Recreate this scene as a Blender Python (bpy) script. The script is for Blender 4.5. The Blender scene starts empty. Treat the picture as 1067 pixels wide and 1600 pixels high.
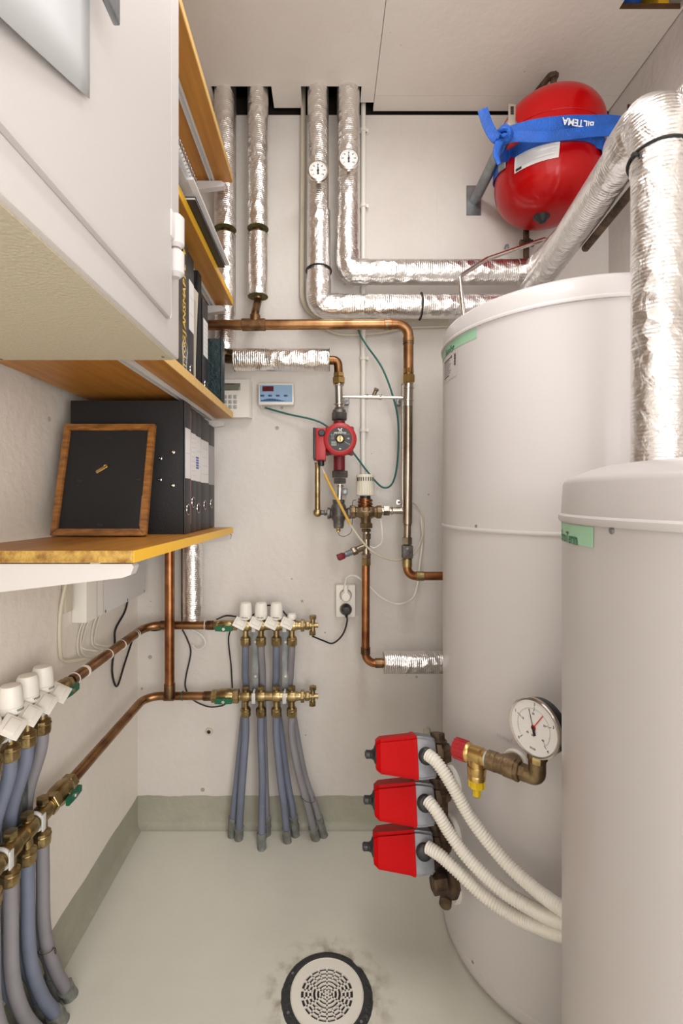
import bpy, bmesh, math, random
from mathutils import Vector, Matrix, Quaternion
random.seed(7)
PI = math.pi
F = 745.0; CZ = 1.015; VX, VY = 510.0, 777.0
V = Vector
def P(px, py, Z):                      # room coordinates of a point measured at depth Z
    return V(((px - VX) * Z / F, Z, CZ - (py - VY) * Z / F))
col = bpy.context.scene.collection
sc = bpy.context.scene
DW = 1.467; XL = -0.581; XR = 0.868; HC = 2.2; YF = -0.9

# ------------------------------------------------------------------ materials
def newmat(name):
    m = bpy.data.materials.new(name); m.use_nodes = True
    return m, m.node_tree, m.node_tree.nodes['Principled BSDF']
def s2l(c):
    return tuple((x / 12.92 if x <= 0.04045 else ((x + 0.055) / 1.055) ** 2.4) for x in c)
def rgb(r, g, b): return s2l((r / 255, g / 255, b / 255)) + (1,)
def mat(name, c, rough=0.5, metal=0.0, var=0.0, vscale=8, bump=0.0, bscale=60, coat=0.0, spec=0.5, stretch=None, var2=None, emis=None):
    m, nt, b = newmat(name)
    N = nt.nodes; L = nt.links
    b.inputs['Base Color'].default_value = c
    b.inputs['Roughness'].default_value = rough
    b.inputs['Metallic'].default_value = metal
    b.inputs['Specular IOR Level'].default_value = spec
    if coat: b.inputs['Coat Weight'].default_value = coat; b.inputs['Coat Roughness'].default_value = 0.08
    tc = N.new('ShaderNodeTexCoord'); mp = N.new('ShaderNodeMapping')
    L.new(tc.outputs['Object'], mp.inputs['Vector'])
    if stretch: mp.inputs['Scale'].default_value = stretch
    if var or var2:
        n = N.new('ShaderNodeTexNoise'); n.inputs['Scale'].default_value = vscale; n.inputs['Detail'].default_value = 5
        L.new(mp.outputs[0], n.inputs['Vector'])
        cr = N.new('ShaderNodeValToRGB'); L.new(n.outputs[0], cr.inputs[0])
        c2 = var2 if var2 else tuple(max(0, x * (1 - var)) for x in c[:3]) + (1,)
        cr.color_ramp.elements[0].position = 0.35; cr.color_ramp.elements[0].color = c2
        cr.color_ramp.elements[1].position = 0.65; cr.color_ramp.elements[1].color = c
        L.new(cr.outputs[0], b.inputs['Base Color'])
    if bump:
        n = N.new('ShaderNodeTexNoise'); n.inputs['Scale'].default_value = bscale; n.inputs['Detail'].default_value = 4
        L.new(mp.outputs[0], n.inputs['Vector'])
        bp = N.new('ShaderNodeBump'); bp.inputs['Strength'].default_value = bump; bp.inputs['Distance'].default_value = 0.01
        L.new(n.outputs[0], bp.inputs['Height']); L.new(bp.outputs[0], b.inputs['Normal'])
    if emis:
        b.inputs['Emission Color'].default_value = emis[0]; b.inputs['Emission Strength'].default_value = emis[1]
    return m
def wallmat(name, c, c2, speck=0.5, bumps=0.25):
    m, nt, b = newmat(name); N = nt.nodes; L = nt.links
    tc = N.new('ShaderNodeTexCoord')
    n = N.new('ShaderNodeTexNoise'); n.inputs['Scale'].default_value = 3.5; n.inputs['Detail'].default_value = 6
    L.new(tc.outputs['Object'], n.inputs['Vector'])
    cr = N.new('ShaderNodeValToRGB'); cr.color_ramp.elements[0].position = .3; cr.color_ramp.elements[0].color = c2
    cr.color_ramp.elements[1].position = .6; cr.color_ramp.elements[1].color = c
    L.new(n.outputs[0], cr.inputs[0])
    vo = N.new('ShaderNodeTexVoronoi'); vo.inputs['Scale'].default_value = 16; vo.inputs['Randomness'].default_value = 1
    L.new(tc.outputs['Object'], vo.inputs['Vector'])
    n2 = N.new('ShaderNodeTexNoise'); n2.inputs['Scale'].default_value = 5; L.new(tc.outputs['Object'], n2.inputs['Vector'])
    # speck radius varies, so only some cells show one
    mr = N.new('ShaderNodeMapRange'); mr.inputs[1].default_value = .48; mr.inputs[2].default_value = .72; mr.inputs[3].default_value = 0.0; mr.inputs[4].default_value = .12
    L.new(n2.outputs[0], mr.inputs[0])
    lt = N.new('ShaderNodeMath'); lt.operation = 'LESS_THAN'; L.new(vo.outputs['Distance'], lt.inputs[0]); L.new(mr.outputs[0], lt.inputs[1])
    ml = N.new('ShaderNodeMath'); ml.operation = 'MULTIPLY'; L.new(lt.outputs[0], ml.inputs[0]); ml.inputs[1].default_value = speck
    mx = N.new('ShaderNodeMix'); mx.data_type = 'RGBA'
    L.new(ml.outputs[0], mx.inputs[0]); L.new(cr.outputs[0], mx.inputs[6]); mx.inputs[7].default_value = rgb(110, 95, 78)
    L.new(mx.outputs[2], b.inputs['Base Color'])
    n3 = N.new('ShaderNodeTexNoise'); n3.inputs['Scale'].default_value = 45; n3.inputs['Detail'].default_value = 6
    L.new(tc.outputs['Object'], n3.inputs['Vector'])
    bp = N.new('ShaderNodeBump'); bp.inputs['Strength'].default_value = bumps; bp.inputs['Distance'].default_value = .008
    L.new(n3.outputs[0], bp.inputs['Height'])
    bp2 = N.new('ShaderNodeBump'); bp2.inputs['Strength'].default_value = .6; bp2.inputs['Distance'].default_value = .003; bp2.invert = True
    L.new(lt.outputs[0], bp2.inputs['Height']); L.new(bp.outputs[0], bp2.inputs['Normal'])
    L.new(bp2.outputs[0], b.inputs['Normal'])
    b.inputs['Roughness'].default_value = .62
    return m
def foilmat(name, axis, rough=.3):
    m, nt, b = newmat(name); N = nt.nodes; L = nt.links
    tc = N.new('ShaderNodeTexCoord')
    w = N.new('ShaderNodeTexWave'); w.bands_direction = axis; w.inputs['Scale'].default_value = 55; w.inputs['Distortion'].default_value = 1.5
    w.inputs['Detail'].default_value = 2
    L.new(tc.outputs['Object'], w.inputs['Vector'])
    n = N.new('ShaderNodeTexNoise'); n.inputs['Scale'].default_value = 30; n.inputs['Detail'].default_value = 5; n.inputs['Distortion'].default_value = 1.6
    L.new(tc.outputs['Object'], n.inputs['Vector'])
    n2 = N.new('ShaderNodeTexNoise'); n2.inputs['Scale'].default_value = 9; L.new(tc.outputs['Object'], n2.inputs['Vector'])
    vo = N.new('ShaderNodeTexVoronoi'); vo.inputs['Scale'].default_value = 45; vo.feature = 'F1'
    L.new(tc.outputs['Object'], vo.inputs['Vector'])
    mr = N.new('ShaderNodeMapRange'); mr.inputs[1].default_value = .45; mr.inputs[2].default_value = .62; L.new(n2.outputs[0], mr.inputs[0])
    mu = N.new('ShaderNodeMath'); mu.operation = 'MULTIPLY'; L.new(vo.outputs['Distance'], mu.inputs[0]); L.new(mr.outputs[0], mu.inputs[1])
    ad = N.new('ShaderNodeMath'); ad.operation = 'MULTIPLY_ADD'; L.new(w.outputs['Fac'], ad.inputs[0]); ad.inputs[1].default_value = .07; L.new(mu.outputs[0], ad.inputs[2])
    ad2 = N.new('ShaderNodeMath'); ad2.operation = 'MULTIPLY_ADD'; L.new(n.outputs[0], ad2.inputs[0]); ad2.inputs[1].default_value = .65; L.new(ad.outputs[0], ad2.inputs[2])
    bp = N.new('ShaderNodeBump'); bp.inputs['Strength'].default_value = .8; bp.inputs['Distance'].default_value = .006
    L.new(ad2.outputs[0], bp.inputs['Height']); L.new(bp.outputs[0], b.inputs['Normal'])
    b.inputs['Base Color'].default_value = (.86, .84, .82, 1); b.inputs['Metallic'].default_value = 1; b.inputs['Roughness'].default_value = rough
    return m
M = {}
M['wall'] = wallmat('wall_paint', rgb(216, 210, 204), rgb(209, 202, 195), .55)
M['wall2'] = wallmat('wall_paint_lightened', rgb(238, 231, 222), rgb(234, 226, 214), .35)  # same wall paint, colour lightened to make up for weak light on the left
M['ceil'] = wallmat('ceiling_paint', rgb(226, 219, 211), rgb(220, 212, 203), .3, .12)
M['floor'] = mat('floor_paint', rgb(212, 210, 198), .3, var=.10, vscale=2.6, bump=.12, bscale=22)
def floor_dirt():
    m = M['floor']; nt = m.node_tree; N = nt.nodes; L = nt.links; b = N['Principled BSDF']
    src = b.inputs['Base Color'].links[0].from_socket
    tc = N.new('ShaderNodeTexCoord'); mp = N.new('ShaderNodeMapping'); L.new(tc.outputs['Object'], mp.inputs[0])
    cy = (YF - .1 + DW + .1) / 2; cxx = (XL + XR) / 2
    mp.inputs['Location'].default_value = (-(.001 - cxx), -(.9707 - cy), 0)
    ln = N.new('ShaderNodeVectorMath'); ln.operation = 'LENGTH'
    mz = N.new('ShaderNodeVectorMath'); mz.operation = 'MULTIPLY'; mz.inputs[1].default_value = (1, 1, 0); L.new(mp.outputs[0], mz.inputs[0]); L.new(mz.outputs[0], ln.inputs[0])
    mr = N.new('ShaderNodeMapRange'); mr.inputs[1].default_value = .09; mr.inputs[2].default_value = .145; mr.inputs[3].default_value = .75; mr.inputs[4].default_value = 0; L.new(ln.outputs['Value'], mr.inputs[0])
    n = N.new('ShaderNodeTexNoise'); n.inputs['Scale'].default_value = 38; n.inputs['Detail'].default_value = 6; L.new(tc.outputs['Object'], n.inputs[0])
    m2 = N.new('ShaderNodeMapRange'); m2.inputs[1].default_value = .46; m2.inputs[2].default_value = .68; L.new(n.outputs[0], m2.inputs[0])
    mu = N.new('ShaderNodeMath'); mu.operation = 'MULTIPLY'; L.new(mr.outputs[0], mu.inputs[0]); L.new(m2.outputs[0], mu.inputs[1])
    mx = N.new('ShaderNodeMix'); mx.data_type = 'RGBA'; L.new(mu.outputs[0], mx.inputs[0]); L.new(src, mx.inputs[6]); mx.inputs[7].default_value = rgb(120, 104, 74)
    vo = N.new('ShaderNodeTexVoronoi'); vo.inputs['Scale'].default_value = 9; L.new(tc.outputs['Object'], vo.inputs['Vector'])
    lt = N.new('ShaderNodeMath'); lt.operation = 'LESS_THAN'; L.new(vo.outputs['Distance'], lt.inputs[0]); lt.inputs[1].default_value = .022
    mx2 = N.new('ShaderNodeMix'); mx2.data_type = 'RGBA'; L.new(lt.outputs[0], mx2.inputs[0]); L.new(mx.outputs[2], mx2.inputs[6]); mx2.inputs[7].default_value = rgb(110, 100, 84)
    L.new(mx2.outputs[2], b.inputs['Base Color'])
floor_dirt()
M['band'] = mat('grey_green_band', rgb(166, 164, 148), .5, var=.08, vscale=14, bump=.3, bscale=50)
M['void'] = mat('dark_void', rgb(35, 27, 20), .9)
M['voidwood'] = mat('void_wood', rgb(96, 62, 34), .8, var=.4, vscale=20)
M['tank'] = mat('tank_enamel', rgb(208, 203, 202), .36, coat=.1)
M['tank2'] = mat('tank_enamel_dimmed', rgb(190, 185, 184), .36, coat=.1)  # same enamel, colour darkened to offset the strong side light on this tank
M['tankgap'] = mat('tank_gap', rgb(150, 142, 136), .5)
M['cab'] = mat('cabinet_enamel', rgb(206, 201, 199), .45, bump=.03, bscale=300)
M['cabunder'] = mat('cabinet_grey', rgb(184, 174, 152), .7, bump=.2, bscale=260)
M['white'] = mat('white_plastic', rgb(232, 228, 219), .4)
M['offwhite'] = mat('offwhite_plastic', rgb(214, 208, 192), .45)
M['cream'] = mat('cream_cable', rgb(205, 197, 178), .5)
M['paper'] = mat('paper', rgb(228, 226, 224), .7)
M['sheet'] = mat('door_paper', rgb(200, 202, 204), .7)
M['paperg'] = mat('paper_grey', rgb(190, 190, 192), .7, var=.15, vscale=40)
M['foilv'] = foilmat('foil_vertical', 'Z')
M['foilh'] = foilmat('foil_horizontal', 'X')
M['foily'] = foilmat('foil_depth', 'Y')
M['insul'] = mat('mineral_wool', rgb(110, 105, 62), .95, var=.4, vscale=90, bump=.5, bscale=150)
M['copper'] = mat('aged_copper', rgb(176, 134, 94), .36, 1, vscale=16, var2=rgb(122, 84, 54), stretch=(1, 1, 1))
M['copperb'] = mat('bright_copper', rgb(182, 126, 84), .32, 1, vscale=20, var2=rgb(134, 84, 54))
M['copperd'] = mat('dark_copper', rgb(150, 118, 86), .42, 1, vscale=30, var2=rgb(88, 64, 46))
M['solder'] = mat('solder_ring', rgb(150, 140, 120), .4, 1, vscale=40, var2=rgb(90, 80, 66))
M['brass'] = mat('brass', rgb(182, 162, 118), .34, 1, vscale=30, var2=rgb(138, 118, 80), bump=.1, bscale=100)
M['brassb'] = mat('bright_brass', rgb(206, 174, 112), .3, 1)
M['bronze'] = mat('bronze', rgb(150, 130, 102), .45, 1, vscale=30, var2=rgb(112, 94, 70), bump=.12, bscale=140)
M['iron'] = mat('grey_iron', rgb(128, 124, 120), .45, .8, vscale=30, var2=rgb(90, 86, 84), bump=.2, bscale=120)
M['rust'] = mat('rusty_iron', rgb(112, 92, 72), .6, .6, vscale=40, var2=rgb(60, 48, 38), bump=.2, bscale=120)
M['chrome'] = mat('chrome', rgb(214, 208, 200), .16, 1)
M['nickel'] = mat('nickel', rgb(178, 166, 150), .24, 1, vscale=20, var2=rgb(150, 138, 120))
M['steel'] = mat('galvanised_steel', rgb(160, 164, 166), .42, .85, vscale=25, var2=rgb(130, 134, 138))
M['alu'] = mat('cast_aluminium', rgb(148, 150, 155), .5, .5, vscale=30, var2=rgb(124, 126, 132))
M['red'] = mat('red_lacquer', rgb(176, 2, 6), .3, coat=.25, spec=.2, bump=.015, bscale=25)
M['redp'] = mat('red_plastic', rgb(186, 0, 6), .5, spec=.12)
M['pumpred'] = mat('pump_red', rgb(172, 36, 42), .42)
M['dkred'] = mat('dark_red', rgb(120, 24, 34), .5)
M['black'] = mat('black_plastic', rgb(34, 34, 36), .4)
M['blackm'] = mat('black_board', rgb(26, 25, 27), .7, bump=.15, bscale=300)
M['spine'] = mat('binder_spine', rgb(50, 49, 52), .5, bump=.1, bscale=200)
M['blackc'] = mat('black_cable', rgb(28, 26, 26), .5)
M['teal'] = mat('teal_cable', rgb(28, 98, 92), .45)
M['green'] = mat('green_plastic', rgb(10, 96, 66), .35)
M['blue'] = mat('blue_strap', rgb(24, 92, 190), .6, var=.35, vscale=18, bump=.3, bscale=220)
M['mint'] = mat('mint_label', rgb(160, 206, 174), .45)
M['dkgreen'] = mat('green_ink', rgb(20, 110, 76), .5)
M['ink'] = mat('ink', rgb(40, 38, 42), .6)
M['redink'] = mat('red_ink', rgb(210, 50, 30), .5)
M['blueink'] = mat('blue_ink', rgb(60, 80, 170), .6)
M['gold'] = mat('gold_ink', rgb(236, 196, 84), .4, 0)
M['wood'] = mat('laminate', rgb(190, 132, 58), .42, vscale=5, var2=rgb(170, 114, 46), bump=.05, bscale=200, stretch=(14, 1, 14))
M['edge'] = mat('yellow_edge', rgb(246, 190, 40), .38)
M['edgep'] = mat('pale_edge', rgb(228, 186, 112), .45, var=.15, vscale=30, stretch=(1, 6, 1))
M['chip'] = mat('chipboard', rgb(196, 158, 80), .8, vscale=70, var2=rgb(140, 100, 44), bump=.5, bscale=180)
M['framew'] = mat('frame_wood', rgb(168, 112, 52), .45, vscale=12, var2=rgb(116, 74, 32), stretch=(3, 3, 12), coat=.2)
M['hose'] = mat('blue_grey_hose', rgb(116, 123, 142), .5, vscale=12, var=.15)
M['hosegr'] = mat('grey_hose', rgb(138, 135, 140), .5, vscale=12, var=.15)
M['sleeve'] = mat('torn_sleeve', rgb(128, 130, 124), .6, var=.4, vscale=50)
M['pearl'] = mat('corrugated_white', rgb(234, 230, 220), .4)
M['yellowp'] = mat('yellow_plastic', rgb(226, 190, 20), .25, coat=.3)
M['bluep'] = mat('panel_blue', rgb(140, 172, 204), .4)
M['blued'] = mat('panel_navy', rgb(40, 70, 120), .4)
M['lcd'] = mat('lcd', rgb(120, 122, 104), .3)
M['dkdisp'] = mat('dark_display', rgb(86, 14, 26), .15, coat=.5)
M['btn'] = mat('grey_button', rgb(168, 168, 164), .5)
M['album'] = mat('green_leather', rgb(12, 36, 40), .5, bump=.35, bscale=90)
M['darkspine'] = mat('marbled_spine', rgb(84, 72, 52), .5, vscale=35, var2=rgb(44, 38, 30))
M['pink'] = mat('pink_card', rgb(180, 130, 118), .7)
M['drainb'] = mat('drain_black', rgb(48, 49, 52), .45, bump=.4, bscale=120)
M['drainw'] = mat('drain_white', rgb(226, 222, 212), .35)
M['clearp'] = mat('plastic_pocket', rgb(70, 70, 74), .15, coat=.6)
M['yel2'] = mat('yellow_sleeve', rgb(206, 164, 70), .5)
M['tape'] = mat('white_strip', rgb(208, 208, 206), .4, .1)

# ------------------------------------------------------------------ mesh builder
def basis(d):
    d = d.normalized()
    a = V((0, 0, 1)) if abs(d.z) < .95 else V((1, 0, 0))
    u = d.cross(a).normalized(); w = u.cross(d).normalized()
    return u, w, d
def fillet(pts, r, n=7):
    pts = [V(p) for p in pts]; out = [pts[0]]
    for i in range(1, len(pts) - 1):
        a, b, c = pts[i - 1], pts[i], pts[i + 1]
        d1 = (a - b); d2 = (c - b); l1 = d1.length; l2 = d2.length
        d1.normalize(); d2.normalize()
        ang = d1.angle(d2)
        if ang > PI - .02: out.append(b); continue
        t = r / math.tan(ang / 2); t = min(t, l1 * .49, l2 * .49)
        rr = t * math.tan(ang / 2)
        cen = b + (d1 + d2).normalized() * (rr / math.sin(ang / 2))
        p0 = b + d1 * t - cen; p1 = b + d2 * t - cen
        tot = p0.angle(p1); ax = p0.cross(p1).normalized()
        for k in range(n + 1):
            out.append(cen + Quaternion(ax, tot * k / n) @ p0)
    out.append(pts[-1]); return out
def smooth(pts, n=8):
    pts = [V(p) for p in pts]; q = [pts[0] * 2 - pts[1]] + pts + [pts[-1] * 2 - pts[-2]]; out = []
    for i in range(1, len(q) - 2):
        for k in range(n):
            t = k / n; a, b, c, d = q[i - 1], q[i], q[i + 1], q[i + 2]
            out.append(.5 * ((2 * b) + (c - a) * t + (2 * a - 5 * b + 4 * c - d) * t * t + (3 * b - a - 3 * c + d) * t ** 3))
    out.append(pts[-1]); return out
class MB:
    def __init__(s): s.bm = bmesh.new()
    def _faces(s, fs, m):
        for f in fs: f.material_index = m
    def box(s, c, size, m=0, rot=None, bev=0, seg=2):
        b = bmesh.new(); bmesh.ops.create_cube(b, size=1)
        for v in b.verts: v.co = V((v.co.x * size[0], v.co.y * size[1], v.co.z * size[2]))
        if bev: bmesh.ops.bevel(b, geom=list(b.edges), offset=bev, segments=seg, affect='EDGES', profile=.5)
        R = rot.to_matrix() if isinstance(rot, Quaternion) else (rot or Matrix.Identity(3))
        s.merge(b, Matrix.Translation(V(c)) @ R.to_4x4(), m); return s
    def bb(s, lo, hi, m=0, bev=0):
        lo = V(lo); hi = V(hi); return s.box((lo + hi) / 2, [abs(x) for x in (hi - lo)], m, None, bev)
    def merge(s, b, mtx, m=None):
        mp = {}
        for v in b.verts: mp[v] = s.bm.verts.new(mtx @ v.co)
        for f in b.faces:
            try:
                nf = s.bm.faces.new([mp[v] for v in f.verts]); nf.material_index = f.material_index if m is None else m
            except ValueError: pass
        b.free()
    def rings(s, rings, m=0, cap=True, close=False):
        vr = [[s.bm.verts.new(p) for p in r] for r in rings]; n = len(vr[0])
        for a, b in zip(vr, vr[1:]):
            for i in range(n):
                j = (i + 1) % n
                f = s.bm.faces.new((a[i], a[j], b[j], b[i])); f.material_index = m
        if cap:
            for r, rev in ((vr[0], True), (vr[-1], False)):
                f = s.bm.faces.new(list(reversed(r)) if rev else r); f.material_index = m
        return s
    def sweep(s, path, r, m=0, seg=14, cap=True):
        pts = [V(p) for p in path]
        q = [pts[0]]
        for p in pts[1:]:
            if (p - q[-1]).length > 1e-5: q.append(p)
        pts = q; n = len(pts)
        tan = []
        for i in range(n):
            d = (pts[min(i + 1, n - 1)] - pts[max(i - 1, 0)]); tan.append(d.normalized())
        u, w, _ = basis(tan[0]); rings = []
        for i in range(n):
            if i:
                ax = tan[i - 1].cross(tan[i])
                if ax.length > 1e-7:
                    qn = Quaternion(ax.normalized(), tan[i - 1].angle(tan[i])); u = qn @ u; w = qn @ w
            rr = r(i, n) if callable(r) else r
            rings.append([pts[i] + (u * math.cos(2 * PI * k / seg) + w * math.sin(2 * PI * k / seg)) * rr for k in range(seg)])
        return s.rings(rings, m, cap)
    def tube(s, pts, r, fr=None, m=0, seg=14):
        return s.sweep(fillet(pts, fr or r * 2.2), r, m, seg)
    def lathe(s, prof, org, axis, m=0, seg=32):            # prof: (radius, distance along axis)
        u, w, d = basis(V(axis)); org = V(org); prev = None
        for (r, t) in prof:
            c = org + d * t
            if r < 1e-6: cur = [s.bm.verts.new(c)]
            else: cur = [s.bm.verts.new(c + (u * math.cos(2 * PI * k / seg) + w * math.sin(2 * PI * k / seg)) * r) for k in range(seg)]
            if prev:
                for i in range(seg):
                    j = (i + 1) % seg
                    if len(prev) == 1 and len(cur) == 1: break
                    if len(prev) == 1: f = (prev[0], cur[j], cur[i])
                    elif len(cur) == 1: f = (prev[i], prev[j], cur[0])
                    else: f = (prev[i], prev[j], cur[j], cur[i])
                    s.bm.faces.new(f).material_index = m
            prev = cur
        return s
    def cyl(s, a, b, r, m=0, seg=24, bev=0, r2=None):
        a = V(a); b = V(b); L = (b - a).length; r2 = r if r2 is None else r2
        if bev: pr = [(0, 0), (r - bev, 0), (r, bev), (r2, L - bev), (r2 - bev, L), (0, L)]
        else: pr = [(0, 0), (r, 0), (r2, L), (0, L)]
        return s.lathe(pr, a, b - a, m, seg)
    def ring(s, c, axis, R, r, m=0, seg=32, k=8):
        u, w, d = basis(V(axis)); c = V(c); path = []
        for i in range(seg):
            a = 2 * PI * i / seg; e = u * math.cos(a) + w * math.sin(a)
            path.append([c + e * (R + r * math.cos(2 * PI * j / k)) + d * r * math.sin(2 * PI * j / k) for j in range(k)])
        path.append(path[0])
        vr = [[s.bm.verts.new(p) for p in rr] for rr in path[:-1]]
        for i in range(seg):
            a = vr[i]; b = vr[(i + 1) % seg]
            for j in range(k):
                s.bm.faces.new((a[j], a[(j + 1) % k], b[(j + 1) % k], b[j])).material_index = m
        return s
    def prism(s, poly, vec, m=0, m2=None):
        poly = [V(p) for p in poly]; vec = V(vec)
        a = [s.bm.verts.new(p) for p in poly]; b = [s.bm.verts.new(p + vec) for p in poly]; n = len(a)
        s.bm.faces.new(a).material_index = m; s.bm.faces.new(list(reversed(b))).material_index = m
        for i in range(n):
            j = (i + 1) % n; s.bm.faces.new((a[j], a[i], b[i], b[j])).material_index = m if m2 is None else m2
        return s
    def grid(s, fn, nu, nv, m=0, th=0, mb=None):
        g = [[fn(i / nu, j / nv) for j in range(nv + 1)] for i in range(nu + 1)]
        g = [[s.bm.verts.new(V(p)) for p in r] for r in g]
        for i in range(nu):
            for j in range(nv):
                s.bm.faces.new((g[i][j], g[i + 1][j], g[i + 1][j + 1], g[i][j + 1])).material_index = m
        return s
    def text(s, txt, size, fn, m=0, align='CENTER'):          # fn maps (x, y) on the text plane to a point
        cu = bpy.data.curves.new('t', 'FONT'); cu.body = txt; cu.size = size; cu.offset = size * .022; cu.align_x = align; cu.align_y = 'CENTER'; cu.resolution_u = 2
        o = bpy.data.objects.new('t', cu); me = o.to_mesh()
        vs = [s.bm.verts.new(V(fn(v.co.x, v.co.y))) for v in me.vertices]
        for p in me.polygons:
            try: s.bm.faces.new([vs[i] for i in p.vertices]).material_index = m
            except ValueError: pass
        o.to_mesh_clear(); bpy.data.objects.remove(o); bpy.data.curves.remove(cu)
        return s
    def build(s, name, mats, parent=None, local=False, angle=35, flat=False, fix=True):
        if not isinstance(mats, (list, tuple)): mats = [mats]
        if fix: bmesh.ops.recalc_face_normals(s.bm, faces=list(s.bm.faces))
        me = bpy.data.meshes.new(name); s.bm.to_mesh(me); s.bm.free()
        for m in mats: me.materials.append(M[m])
        if not flat:
            me.shade_smooth(); me.set_sharp_from_angle(angle=math.radians(angle))
        o = bpy.data.objects.new(name, me); col.objects.link(o)
        if parent is not None:
            if not local:
                W = Matrix.Identity(4); p = parent; chain = []
                while p is not None: chain.append(p); p = p.parent
                for q in reversed(chain): W = W @ q.matrix_basis
                me.transform(W.inverted())
            o.parent = parent
        elif not local:
            xs = [v.co for v in me.vertices]
            lo = V([min(c[i] for c in xs) for i in range(3)]); hi = V([max(c[i] for c in xs) for i in range(3)])
            c = V(((lo.x + hi.x) / 2, (lo.y + hi.y) / 2, lo.z)); me.transform(Matrix.Translation(-c)); o.location = c
        return o
def tag(o, label, cat, group=None, kind=None):
    o['label'] = label; o['category'] = cat
    if group: o['group'] = group
    if kind: o['kind'] = kind
    return o
def thing(name, label, cat, loc=(0, 0, 0), rotz=0, group=None):
    o = bpy.data.objects.new(name, None); col.objects.link(o); o.empty_display_size = .05
    o.location = loc; o.rotation_euler = (0, 0, rotz)
    return tag(o, label, cat, group)
def struct(name, mb, mats, parent=None, **k):
    o = mb.build(name, mats, parent, **k)
    if parent is None: o['kind'] = 'structure'
    return o
def dup(root, loc, label, rot=None):
    def cp(o, par):
        c = o.copy(); col.objects.link(c); c.parent = par
        for ch in list(o.children): cp(ch, c)
        return c
    r = cp(root, None); r.location = loc
    if rot: r.rotation_euler = rot
    r['label'] = label
    return r
def bracket_face(c, u, w):     # text plane helper
    c = V(c); u = V(u); w = V(w)
    return lambda x, y: c + u * x + w * y

# ------------------------------------------------------------------ setting
b = MB(); b.bb((XL - .1, YF - .1, -.1), (XR + .1, DW + .1, 0))
# the drain hole is covered by the drain body standing a few mm proud of the paint
struct('floor', b, ['floor'])
b = MB(); b.bb((XL - .1, DW, 0), (XR + .1, DW + .1, 2.191)); struct('wall_back', b, ['wall'])
b = MB(); b.bb((XL - .1, YF, 0), (XL, DW, 2.5)); struct('wall_left', b, ['wall2'])
b = MB(); b.bb((XR, YF, 0), (XR + .1, DW, 2.5)); struct('wall_right', b, ['wall'])
b = MB(); b.bb((XL - .1, YF - .1, 0), (XR + .1, YF, 2.5)); struct('wall_front', b, ['wall'])
# ceiling boards with pipe notches along the back wall and a square opening at the right
b = MB(); ce = 1.457; T = .013
n1a, n1b, n2a, n2b, n3b = -.334, -.159, -.074, .1015, .144
ny = 1.375; sx = .142
b.bb((XL, YF, HC), (sx - .0008, ny, HC + T))
b.bb((XL, ny, HC), (n1a, ce, HC + T)); b.bb((n1b, ny, HC), (n2a, ce - .006, HC + T)); b.bb((n2b, ny, HC), (sx - .0008, 1.431, HC + T))
hx0, hx1, hy0, hy1 = .71, .8585, .86, 1.158
b.bb((sx + .0008, YF, HC), (XR - .003, hy0, HC + T)); b.bb((sx + .0008, hy0, HC), (hx0, hy1, HC + T)); b.bb((hx1, hy0, HC), (XR - .003, hy1, HC + T))
b.bb((sx + .0008, hy1, HC), (XR - .003, 1.407, HC + T)); b.bb((sx + .0008, 1.408, HC), (XR - .003, 1.463, HC + T))
struct('ceiling', b, ['ceil'])
b = MB(); b.bb((XL - .1, YF - .1, 2.45), (XR + .1, DW + .25, 2.5)); b.bb((XL - .1, DW + .1, 2.0), (XR + .1, DW + .16, 2.5))
b.bb((XL, DW + .02, 2.191), (XR, DW + .1, 2.26))
struct('ceiling_void', b, ['void'])
b = MB(); b.bb((XL, 1.462, 2.2005), (n1a - .01, 1.50, 2.26)); b.bb((hx0 - .02, hy1 + .002, HC + T), (XR, hy1 + .03, HC + T + .004)); b.bb((hx0 - .03, hy0, HC + T), (hx0 - .002, hy1, HC + T + .05)); b.bb((hx0, hy1 - .0015, HC + .0004), (hx1, hy1 - .0001, HC + T))
struct('ceiling_batten', b, ['voidwood'])
tag(MB().bb((.828, 1.19, HC + .02), (.856, 1.36, HC + .14), 0, .003).build('timber_joist', 'edge'), 'yellow timber joist showing inside the ceiling opening at upper right', 'joist')
tag(MB().sweep(smooth([(.70, 1.30, HC + .12), (.75, 1.24, HC + .10), (.79, 1.22, HC + .085), (.80, 1.26, HC + .12), (.80, 1.34, HC + .16)]), .014).build('blue_hose', 'blue'), 'blue hose lying inside the dark ceiling opening at upper right', 'hose')

b = MB(); b.bb((P(682, 0, DW).x, DW - .0008, .1), (P(682, 0, DW).x + .002, DW, 2.19)); struct('trim_1', b, ['wall'])
b = MB(); b.bb((P(654, 0, DW).x, DW - .0006, 1.6), (P(654, 0, DW).x + .0015, DW, 2.19)); struct('trim_2', b, ['wall'])
# painted skirting bands with a slightly ragged top edge
def band(name, p0, p1, nrm, h):
    b = MB(); n = 90; p0 = V(p0); p1 = V(p1); nrm = V(nrm)
    top = [h + random.uniform(-.0012, .0012) + .0015 * math.sin(i * .7) for i in range(n + 1)]
    def f(i, j):
        p = p0.lerp(p1, i); k = int(round(i * n)); t = top[k]
        if j < .2: return p + nrm * .018 + V((0, 0, .0006))
        if j < .45: return p + nrm * .006 + V((0, 0, .005))
        if j < .7: return p + nrm * .0012 + V((0, 0, .02))
        if j < .95: return p + nrm * .0012 + V((0, 0, t))
        return p + V((0, 0, t))
    b.grid(f, n, 4); return struct(name, b, ['band'], angle=60)
band('baseboard_back', (XL, DW, 0), (XR, DW, 0), (0, -1, 0), .097)
band('baseboard_left', (XL, YF, 0), (XL, DW, 0), (1, 0, 0), .097)
band('baseboard_right', (XR, YF, 0), (XR, DW, 0), (-1, 0, 0), .097)

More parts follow.
